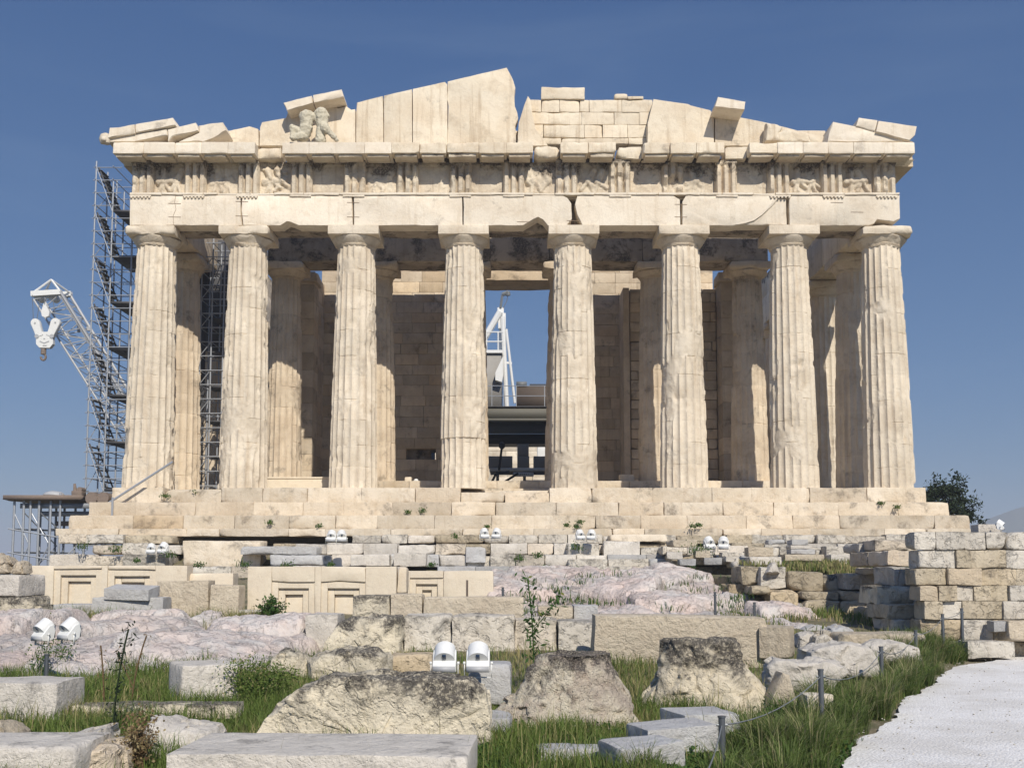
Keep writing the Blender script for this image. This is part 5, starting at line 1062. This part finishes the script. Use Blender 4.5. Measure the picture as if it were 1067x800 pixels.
# ---------------------------------------------------------------- floodlights
def make_flood(loc, yaw, s):
    e = empty('floodlight', loc); e.rotation_euler = (0, 0, yaw); e.scale = (s, s, s)
    o = Vector(loc)
    def part(mb, name, mat, par=e, smooth=40):
        ob = mb.build(name, mat, None, smooth=smooth, origin=(0, 0, 0)); ob.parent = par; return ob
    # built around 0: x width 0.5, seen from behind (-y is towards the viewer)
    mb = MB(); prof = [(-.10, .10), (-.14, .24), (.10, .52), (.24, .56), (.30, .38), (.26, .14), (.10, .08)]
    V = []; W_ = (.255, .255)
    for x in (-.25, .25): V += [(x, y, z) for y, z in prof]
    n = len(prof); Q = [(i, (i + 1) % n, n + (i + 1) % n, n + i) for i in range(n)]
    mb.add(V, Q=[q[::-1] for q in Q], G=[list(range(n)), list(range(n, 2 * n))[::-1]]); h = part(mb, 'housing', m_whitep, smooth=20); bv = h.modifiers.new('edge', 'BEVEL'); bv.width = .02; bv.segments = 2
    mb = MB(); c = np.array([0, -.02, .36]); ax = np.array([0, .55, .42]); ax = ax / np.linalg.norm(ax); seg(mb, c - ax * .04, c + ax * .34, .225, 28); rc = part(mb, 'rear_cap', m_whitep, smooth=40)
    mb = MB(); u = np.array([0, -ax[2], ax[1]]); f = c - ax * .045 + u * .12; V = [f + np.array([sx * .04, 0, 0]) + u * q - ax * d for d in (0, .012) for sx, q in ((-1, -.065), (1, -.065), (1, .065), (-1, .065))]
    mb.add(V, Q=[(0,3,2,1),(4,5,6,7),(0,1,5,4),(1,2,6,5),(2,3,7,6),(3,0,4,7)]); part(mb, 'vent', m_glassd, rc, 0)
    mb = MB(); V, Q = boxv((-.235, -.145, .10), (.235, -.10, .225)); mb.add(V, Q=Q); part(mb, 'ballast_box', m_greyp, smooth=0)
    mb = MB()
    for x in (-.29, .29): beam(mb, (x, .05, .30), (x, .05, -.02), .02, .05); seg(mb, (x - .02 * np.sign(x), .05, .28), (x + .03 * np.sign(x), .05, .28), .035, 8)
    beam(mb, (-.29, .05, -.02), (.29, .05, -.02), .05, .02); part(mb, 'bracket', m_whitep, smooth=0)
    mb = MB(); V, Q = boxv((-.22, .285, .18), (.22, .31, .50)); mb.add(V, Q=Q); part(mb, 'glass', m_glassd, smooth=0)
    return e
FG = 'white floodlights aimed at the temple'
fl0 = None
for (px_, pb, w, Y, yaw, lab) in (
    (463, 704.5, 25, 11.7, 0, 'white floodlight at the left of the pair just behind the great cream boulder'), (498, 704.5, 25, 11.7, 0, 'white floodlight at the right of the pair just behind the great cream boulder'),
    (42, 671, 19, 14.8, -.55, 'white floodlight at the left of the pair on the pink rock'), (69, 670, 19, 14.6, -.6, 'white floodlight at the right of the pair on the pink rock'),
    (345, 566, 10, 35.4, 0, 'floodlight at the left of the pair under the gap between second and third columns'), (356, 566, 10, 35.4, .2, 'floodlight at the right of the pair under the gap between second and third columns'),
    (505, 562.5, 9, 36.3, .2, 'floodlight at the left of the pair below the doorway'), (517, 562.5, 9, 36.3, -.2, 'floodlight at the right of the pair below the doorway'),
    (605, 564, 9, 36.3, .25, 'floodlight at the left of the pair below the fifth column'), (616, 564, 9, 36.3, -.2, 'floodlight at the right of the pair below the fifth column'),
    (740, 574, 11, 34.2, .25, 'floodlight at the left of the pair below the sixth column'), (754, 574, 11, 34.2, -.2, 'floodlight at the right of the pair below the sixth column'),
    (157, 578.5, 9, 36.0, .2, 'floodlight at the left of the pair in front of the brown stained step block'), (169, 578.5, 10, 36.0, -.2, 'floodlight at the right of the pair in front of the brown stained step block'),
    (434, 507, 6, 45.9, .3, 'tiny floodlight inside the porch right of the third column'), (1044, 553.5, 9, 21.3, 1.1, 'small white floodlight standing on the coursed wall against the hill')):
    p = at(px_, pb, Y); s = w / FOC * Y / .52
    if fl0 is None: fl0 = make_flood(p, yaw, s); o = fl0
    else: o = copy_tree(fl0); o.location = p; o.rotation_euler = (0, 0, yaw); o.scale = (s, s, s)
    tag(o, lab, 'floodlight', FG)
# ---------------------------------------------------------------- barrier posts
BG = 'steel posts of the low rope barrier'
tops = []
def post(px_, pt, z0, Y, lab, first=[None]):
    t = at(px_, pt, Y); e = empty('barrier_post', (t.x, Y, z0), lab, 'post', BG)
    mb = MB(); seg(mb, (t.x, Y, z0 - .1), (t.x, Y, t.z), .028, 12); mb.build('pole', m_post, e)
    mb = MB(); seg(mb, (t.x, Y, t.z - .0), (t.x, Y, t.z + .012), .034, 12); mb.build('cap', m_post, e); mb = MB(); seg(mb, (t.x - .045, Y, t.z - .06), (t.x + .045, Y, t.z - .06), .012, 6); mb.build('eyelet', m_post, e); tops.append((t.x, Y, t.z - .06))
for a in ((752, 747, 0, 8.8, 'nearest and tallest looking steel post beside the grey slabs'), (855, 698, 0, 10.9, 'steel post in front of the grass next to the white jagged marble'), (918, 674, 0, 14.6, 'steel post by the wide white marble with the curved end'), (954, 657, 0, 17.6, 'steel post rising from grass below the long low cream slab'), (982, 640, .05, 19.3, 'steel post against the left blocks of the coursed wall'), (1002, 634, .05, 19.9, 'thin post touching the lower courses of the coursed wall')): post(*a)
tops_main = list(tops); tops.clear()
for a in ((524, 612, pz(625, 25.2), 25.2, 'short dark post on bedrock right of the one-panel slab'), (745, 617, pz(641, 22.8), 22.8, 'dark post on bedrock behind the huge cream slab'), (786, 628, pz(643, 22.6), 22.6, 'short dark post at the right edge of the bedrock'), (193, 692, 0.0, 13.6, 'grey post stub in the grass left of the white block with a hole'), (49, 682, .25, 14.2, 'short grey post under the left floodlight on the pink rock')): post(*a)
def wire(P, lab):
    mb = MB()
    for a, b in zip(P[:-1], P[1:]):
        a = np.array(a); b = np.array(b); pr = None
        for k in range(9):
            t = k / 8; q = a + (b - a) * t; q[2] -= .16 * 4 * t * (1 - t) * min(1, np.linalg.norm(b - a) / 4)
            if pr is not None: seg(mb, pr, q, .006, 4)
            pr = q
    tag(mb.build('barrier_wire', m_steel2), lab, 'wire')
wire([(1.1, 6.6, .35)] + tops_main, 'thin sagging wire joining the steel posts along the gravel path')
# ---------------------------------------------------------------- plants
nr = np.random.RandomState(5)
m_grass = leafm('grass blades', (.08, .125, .024, 1), (.15, .205, .045, 1), (.33, .28, .13, 1))
m_long = leafm('long grass', (.07, .115, .024, 1), (.14, .185, .048, 1), (.30, .27, .14, 1))
m_leaf = leafm('broad leaves', (.035, .085, .018, 1), (.075, .14, .03, 1), (.16, .17, .04, 1))
m_dry = leafm('dry stalks', (.20, .13, .065, 1), (.13, .085, .045, 1), (.30, .24, .12, 1))
m_pine = leafm('dark evergreen leaves', (.012, .022, .010, 1), (.025, .040, .016, 1), (.04, .055, .022, 1), trans=.1)
m_flow = plain('yellow flowers', (.55, .42, .03, 1), .7)
m_bark = plain('dark bark', (.05, .04, .03, 1), .9, bump=.02)
def blades(mb, B, H, Wd, bend, tint, ang=None):
    N_ = len(B); a = nr.rand(N_) * 2 * math.pi if ang is None else ang; f = a + math.pi / 2 + nr.randn(N_) * .5
    d = np.stack([np.cos(a), np.sin(a), np.zeros(N_)], 1); w = np.stack([np.cos(f), np.sin(f), np.zeros(N_)], 1) * (Wd[:, None] / 2)
    up = np.array([0, 0, 1.0]); m = B + up * (H * .58)[:, None] + d * (H * bend * .28)[:, None]; t = B + up * (H * (1 - .28 * bend))[:, None] + d * (H * bend)[:, None]
    V = np.stack([B - w, B + w, m - w * .75, m + w * .75, t], 1).reshape(-1, 3); o = np.arange(N_) * 5
    mb.add(V, Q=np.stack([o, o+1, o+3, o+2], 1), T=np.stack([o+2, o+3, o+4], 1), tint=np.repeat(tint, 5, 0))
def leaves(mb, C, L, Wd, tint, nrm=None):
    N_ = len(C); a = nr.randn(N_, 3); a /= np.linalg.norm(a, axis=1, keepdims=True); b = np.cross(a, nr.randn(N_, 3)); b /= np.linalg.norm(b, axis=1, keepdims=True)
    V = np.stack([C - a * L[:, None] / 2, C + b * Wd[:, None] / 2, C + a * L[:, None] / 2, C - b * Wd[:, None] / 2], 1).reshape(-1, 3); o = np.arange(N_) * 4
    mb.add(V, Q=np.stack([o, o+1, o+2, o+3], 1), tint=np.repeat(tint, 4, 0))
def tints(N_, dry=.15, P=None, base=.5):
    t = np.clip(base + nr.randn(N_) * .3, 0, 1); d = nr.rand(N_) * .55; k = nr.rand(N_) < dry
    if P is not None: k = k | (fbm(P * .9, 2, 77) + .25 * nr.randn(N_) > .62 - dry * .4)
    d[k] = .7 + .3 * nr.rand(k.sum()); return np.stack([t, d], 1)
def field(mb, n, x0, x1, y0, y1, h0, h1, dry=.12, thr=-.15, w=.008, bend=.5, keep=None, seed=1, zf=None, base=.5):
    X = nr.uniform(x0, x1, n); Y = nr.uniform(y0, y1, n) 
    P = np.stack([X, Y, X * 0], 1); d = fbm(P * 1.1, 3, seed) + .12 * nr.randn(n); k = d > thr
    e = path_edge(Y); k &= (X < e - .06) | (Y > 21)
    if keep is not None: k &= keep(X, Y)
    X, Y, d = X[k], Y[k], d[k]; n = len(X); Z = (gz(X, Y) if zf is None else zf(X, Y)) - .02
    B = np.stack([X, Y, Z], 1); H = (h0 + (h1 - h0) * np.clip(.35 + d * 1.1, 0, 1)) * nr.uniform(.55, 1.2, n)
    blades(mb, B, H, w * (Y / 10) ** .5 * nr.uniform(.7, 1.4, n), bend * nr.uniform(.2, 1.5, n), tints(n, dry, B, base))
mb = MB()
field(mb, 42000, -6.5, -1.2, 7.6, 13, .14, .38, .04, -.4, seed=1)
field(mb, 34000, -9.5, -2.2, 12.5, 17.2, .15, .42, .06, -.4, w=.009, seed=2)
field(mb, 34000, -.9, 3.2, 7.4, 12.5, .10, .30, .08, -.3, seed=3)
field(mb, 9000, 1.0, 5.5, 12, 18, .10, .30, .2, -.1, seed=4)
field(mb, 14000, -3.2, 3.5, 12.0, 18.4, .10, .32, .4, -.25, seed=5)
field(mb, 5000, -11.5, -5.0, 21.8, 23.6, .25, .55, .5, -.25, w=.01, seed=6, base=.3)
field(mb, 5000, 4.6, 8.0, 20.4, 25.6, .12, .32, .35, -.05, w=.012, seed=7)
field(mb, 2500, -7, -2, 17, 20, .12, .3, .3, .1, seed=8)
field(mb, 2500, 6.2, 9.2, 18.7, 20.2, .12, .35, .2, -.1, seed=9, keep=lambda X, Y: X < path_edge(Y) + 1.2)
zl = pz(598, 28.5)
field(mb, 2200, px2x(792, 590, 28.5), px2x(925, 590, 28.5), 28.0, 31.5, .10, .26, .6, -.05, w=.013, seed=10, zf=lambda X, Y: np.full(len(X), 1.45) + (Y - 28) * .1)
field(mb, 900, -6.5, -1.5, 8, 16, .3, .6, .95, -.1, seed=21, w=.006, bend=.35, base=.9)
field(mb, 700, -.9, 3.0, 8, 14, .25, .5, .95, -.1, seed=22, w=.006, bend=.35, base=.9)
tag(mb.build('grass', m_grass, smooth=0, origin=(0, 0, 0)), kind='stuff')
mb = MB(); V, Q = rstone((px2x(765, 590, 28), 27.9, .5), (px2x(960, 590, 28), 33, 1.44), .1, .05, .3, 3); mb.add(V, Q=Q, tint=(.5, .5)); tag(mb.build('earth_terrace', m_soil), kind='structure')
# long arching grass along the path
mb = MB(); C_ = []
for k in range(210):
    y = 7.6 + 12.6 * nr.rand() ** 1.15; off = abs(nr.randn()) * .55 + .05
    if y < 9.4 and nr.rand() < .75: continue
    if 10.0 < y < 11.6 and nr.rand() < .35: continue
    x = float(path_edge(y)) - off - .05; n = 130; h = nr.uniform(.26, .52) * (1.0 if off < 1 else .75)
    r_ = nr.rand(n) * .10; a = nr.rand(n) * 2 * math.pi; X = x + r_ * np.cos(a); Y = y + r_ * np.sin(a)
    blades(mb, np.stack([X, Y, gz(X, Y) - .02], 1), h * nr.uniform(.55, 1.15, n), .0075 * (y / 10) ** .5 * nr.uniform(.7, 1.3, n), nr.uniform(.15, 1.15, n), tints(n, .12, None, nr.uniform(.2, .8)), a + nr.randn(n) * .5)
    if nr.rand() < .45:
        n = 14; a = nr.rand(n) * 6.28; B = np.stack([x + .08 * np.cos(a), y + .08 * np.sin(a), np.full(n, .0)], 1); t = tints(n, 1); blades(mb, B, h * nr.uniform(.95, 1.35, n), np.full(n, .009), nr.uniform(.2, .6, n), t, a)
tag(mb.build('long_grass', m_long, smooth=0, origin=(0, 0, 0)), kind='stuff')
# broad leaved ground cover
mb = MB()
def cover(n, x0, x1, y0, y1, hmax, seed, thr=-.1):
    X = nr.uniform(x0, x1, n); Y = nr.uniform(y0, y1, n); P = np.stack([X, Y, X * 0], 1); d = fbm(P * 1.6, 3, seed); k = (d > thr) & (X < path_edge(Y) + .05 * nr.randn(n) - .02); X, Y, d = X[k], Y[k], d[k]; n = len(X)
    Z = gz(X, Y) + nr.rand(n) * hmax * np.clip(.5 + d, .2, 1.2); leaves(mb, np.stack([X, Y, Z], 1), nr.uniform(.025, .06, n), nr.uniform(.02, .045, n), tints(n, .04))
cover(17000, 1.2, 3.1, 7.6, 10.4, .17, 3, -.3); cover(9000, -.6, 1.6, 8.6, 11.2, .16, 5, 0.0); cover(4000, -5, -2.2, 8, 12, .12, 6, .1); cover(2500, 1.8, 3.4, 10.4, 12.5, .12, 7, -.1)
tag(mb.build('ground_cover', m_leaf, smooth=0, origin=(0, 0, 0)), kind='stuff')
# weeds rooted in the joints
mb = MB()
for (a, b, Y, s) in ((488 - 315, 518, 40.5, .28), (205, 514, 40.9, .2), (281, 545, 39.3, .25), (87, 571, 36.2, .38), (122, 574, 36.1, .42), (178, 580, 35.6, .4), (144, 585, 35.6, .2), (512 + 92, 545, 39.2, .26), (590, 548, 39.0, .2), (600, 549, 38.9, .2), (440, 533, 39.9, .25), (425, 534, 39.9, .18), (333, 549, 39.0, .2), (722, 549, 38.8, .25), (728, 548, 38.8, .2), (917, 525, 40.0, .22), (934, 529, 39.9, .2), (475, 560, 37.8, .3), (255, 590, 34.4, .4), (300, 590, 34.4, .35), (208, 590, 34.4, .3),
        (345, 589, 34.2, .2), (450, 589, 34.2, .2), (508, 549, 38.9, .16), (601, 572, 35.2, .4), (725, 575, 34, .6), (730, 578, 34, .6), (720, 596, 33, .4), (600, 596, 34, .3), (560, 580, 35.5, .35), (540, 583, 35.5, .35), (945, 590, 27.5, .5), (952, 600, 26.5, .35), (680, 597, 33, .3), (625, 168, 40.9, .22), (640, 600, 33, .3), (570, 595, 33, .4)):
    s = s * .62; p = at(a, b, Y); n = 60; c = np.array(p) + nr.randn(n, 3) * np.array([s * .5, .12, s * .32]) + [0, -.08, s * .3]; leaves(mb, c, nr.uniform(.04, .10, n), nr.uniform(.025, .055, n), tints(n, .1))
    n = 25; blades(mb, np.array(p) + nr.randn(n, 3) * [s * .4, .1, .02] + [0, -.1, -.02], nr.uniform(.4, 1.2, n) * s, np.full(n, .025), nr.uniform(.2, .8, n), tints(n, .25))
for (a, b, Y) in [(nr.uniform(520, 800), nr.uniform(598, 650), 0) for _ in range(60)]:
    Y = np.interp(b, [592, 640, 656], [30.5, 24.6, 22.6]); p = at(a, b, Y); n = 26; s = .2
    blades(mb, np.array(p) + nr.randn(n, 3) * [s, .15, .02] + [0, -.1, -.04], nr.uniform(.4, 1.2, n) * s, np.full(n, .02), nr.uniform(.2, .9, n), tints(n, .3))
tag(mb.build('weeds', m_leaf, smooth=0, origin=(0, 0, 0)), kind='stuff')
# single plants
def shrub(name, label, c, w, h, n, mat, flowers=0, stems=9, ls=.05, cat='shrub', dry=.1):
    e = empty(name, tuple(c), label, cat); c = np.array(c); mb = MB(); tip = []
    for k in range(stems):
        a = nr.rand() * 6.28; q = c + [w * .5 * math.cos(a) * nr.rand(), w * .35 * math.sin(a) * nr.rand(), h * nr.uniform(.65, 1.0)]; m_ = (c + q) / 2 + nr.randn(3) * w * .06
        seg(mb, c + nr.randn(3) * [.03, .03, 0], m_, .006, 5); seg(mb, m_, q, .005, 5, r2=.002); tip += [c * .45 + q * .55, (m_ + q) / 2, q]
    mb.build('stem', m_dry if dry > .5 else m_leaf, e); tip = np.array(tip); mb = MB()
    C = tip[nr.randint(len(tip), size=n)] + nr.randn(n, 3) * np.array([w * .13, w * .12, h * .11]); leaves(mb, C, ls * nr.uniform(.6, 1.5, n), ls * .5 * nr.uniform(.6, 1.4, n), tints(n, dry)); mb.build('foliage', mat, e, smooth=0)
    if flowers:
        mb = MB(); C = tip[nr.randint(len(tip), size=flowers)] + nr.randn(flowers, 3) * [w * .14, w * .12, h * .09] + [0, -.03, h * .06]; leaves(mb, C, np.full(flowers, .035), np.full(flowers, .03), tints(flowers)); mb.build('flowers', m_flow, e, smooth=0)
shrub('wild_shrub', 'loose yellow green bush beside the white block with a hole', on(262, 740, 0), .72, .55, 2200, m_grass, 0, 20, .035)
shrub('wild_shrub', 'low yellow green shrub between the pink rock and the dark crusted low rock', on(285, 733, 0), .6, .40, 1300, m_grass, 0, 14, .035)
shrub('wild_shrub', 'leafy bush at the foot of the middle coffered slab', at(280, 652, 22.6), .7, .55, 700, m_leaf, 0, 12, .08)
shrub('dry_weed', 'reddish dry weed clump between the two pale foreground stones', on(143, 812, 0), .36, .48, 900, m_dry, 0, 22, .035, 'weed', .6)
shrub('twiggy_weed', 'sparse twiggy weed before the pair of floodlights on the pink rock', on(40, 712, 0), .5, .75, 260, m_leaf, 0, 8, .04, 'weed', .3)
shrub('twiggy_weed', 'spindly weed beneath the right floodlight of the pink rock', on(62, 708, 0), .45, .6, 220, m_leaf, 0, 7, .04, 'weed', .3)
shrub('wild_shrub', 'small leafy weed in front of the leaning pointed slab', on(806, 764, 0), .4, .28, 500, m_leaf, 0, 8, .045)
def tall_weed(name, label, b, h, n, mat, ls, lean=.05, cat='weed', side=None):
    e = empty(name, tuple(b), label, cat); b = np.array(b); mb = MB(); P = [b + np.array([lean * t * t, 0, h * t]) for t in np.linspace(0, 1, 9)]
    for a, q in zip(P[:-1], P[1:]): seg(mb, a, q, .009, 5)
    if side is not None:
        m_ = P[3]; S_ = [m_ + np.array([side * t, 0, h * .42 * t]) for t in np.linspace(0, 1, 5)]
        for a, q in zip(S_[:-1], S_[1:]): seg(mb, a, q, .006, 5)
        P = P + S_
    mb.build('stem', mat, e); P = np.array(P); mb = MB(); n_ = n; C = P[nr.randint(1, len(P), size=n_)] + nr.randn(n_, 3) * np.array([ls * .8, ls * .8, h * .05]); leaves(mb, C, ls * nr.uniform(.7, 1.6, n_), ls * .35 * nr.uniform(.6, 1.4, n_), tints(n_, .1, None, .2)); mb.build('foliage', mat, e, smooth=0)
b0 = at(556, 690, 14.5); tall_weed('tall_weed', 'tall leafy weed growing before the streaked blocks of the big row', b0, pz(603, 14.5) - b0.z, 230, m_leaf, .085, -.08, side=.38)
b0 = on(117, 775, 0); tall_weed('tall_weed', 'tall dark dead flower stalk in the left foreground grass', b0, pz(655, b0.y) - b0.z, 150, m_pine, .05, .12)
b0 = on(108, 752, 0); tall_weed('tall_weed', 'thin bare stalk left of the dark dead flower stalk', b0, pz(672, b0.y) - b0.z, 30, m_dry, .04, -.06)
b0 = on(136, 748, 0); tall_weed('tall_weed', 'thin forked stalk right of the dark dead flower stalk', b0, pz(662, b0.y) - b0.z, 40, m_dry, .04, .15, side=-.2)
# evergreen tree behind the right end of the steps
tr = empty('evergreen_tree', (px2x(985, 540, 50), 50, 2.2), 'dark ragged evergreen tree behind the right end of the temple steps', 'tree')
b0 = np.array([px2x(984, 540, 50), 50, 2.2]); mb = MB(); seg(mb, b0, b0 + [.1, 0, 1.6], .22, 8, r2=.15); lim = []
for (a, b) in ((975, 505), (994, 503), (1004, 526), (999, 513), (966, 512), (985, 500), (1007, 530), (962, 521), (990, 520), (1002, 530), (975, 522)):
    q = np.array(at(a, b + 9, 50 + nr.uniform(-1.2, 1.2))); seg(mb, b0 + [.05, 0, nr.uniform(.7, 1.6)], q, .08, 6, r2=.02); lim.append(q)
mb.build('trunk', m_bark, tr); lim = np.array(lim); mb = MB(); C = []
for q in lim:
    n = 420; s = nr.uniform(.17, .29); d = nr.randn(n, 3); C.append(q + d * s * np.array([.85, .9, .55]) + [0, 0, .0])
for k in range(26):
    q = lim[nr.randint(len(lim))] + nr.randn(3) * [.5, .5, .3]; n = 60; C.append(q + nr.randn(n, 3) * .16)
for q in ((974, 503), (994.5, 502), (1018, 524), (1012, 526), (968, 511), (984, 506)):
    q = np.array(at(*q, 50)); C.append(q + nr.randn(45, 3) * [.1, .2, .22])
C = np.concatenate(C); n = len(C); leaves(mb, C, nr.uniform(.12, .26, n), nr.uniform(.05, .11, n), tints(n, .05)); mb.build('crown', m_pine, tr, smooth=0)

# pebbles strewn along the edge of the path
mb = MB(); n = 260; Y = nr.uniform(7.5, 20, n); X = path_edge(Y) - .12 + nr.rand(n) ** 2 * 2.4; S = nr.uniform(.004, .009, n)
V0, Q0 = lattice(*[np.array([-1., 1.])] * 3)
for x, y, s_ in zip(X, Y, S): mb.add(rot(V0 * s_ * np.array([1.2, .9, .6]), rz=nr.rand() * 3, rx=nr.rand()) + [x, y, .008], Q=Q0, tint=(nr.rand(), 0))
tag(mb.build('pebbles', m_greywhite, smooth=0, origin=(0, 0, 0)), kind='stuff')

# ---------------------------------------------------------------- distant haze
mb = MB(); V, Q = boxv((-5200, -5200, -74), (5200, 5200, 84)); mb.add(V, Q=Q)
N = NT('haze'); N.t.nodes.remove(N.b); pv = N.n('ShaderNodeVolumePrincipled', Color=(.80, .86, .95, 1), Density=.0007)
out = [x for x in N.t.nodes if x.type == 'OUTPUT_MATERIAL'][0]; N.t.links.new(pv.outputs[0], out.inputs['Volume'])
tag(mb.build('haze', N.m, smooth=0, origin=(0, 0, 0)), kind='stuff')
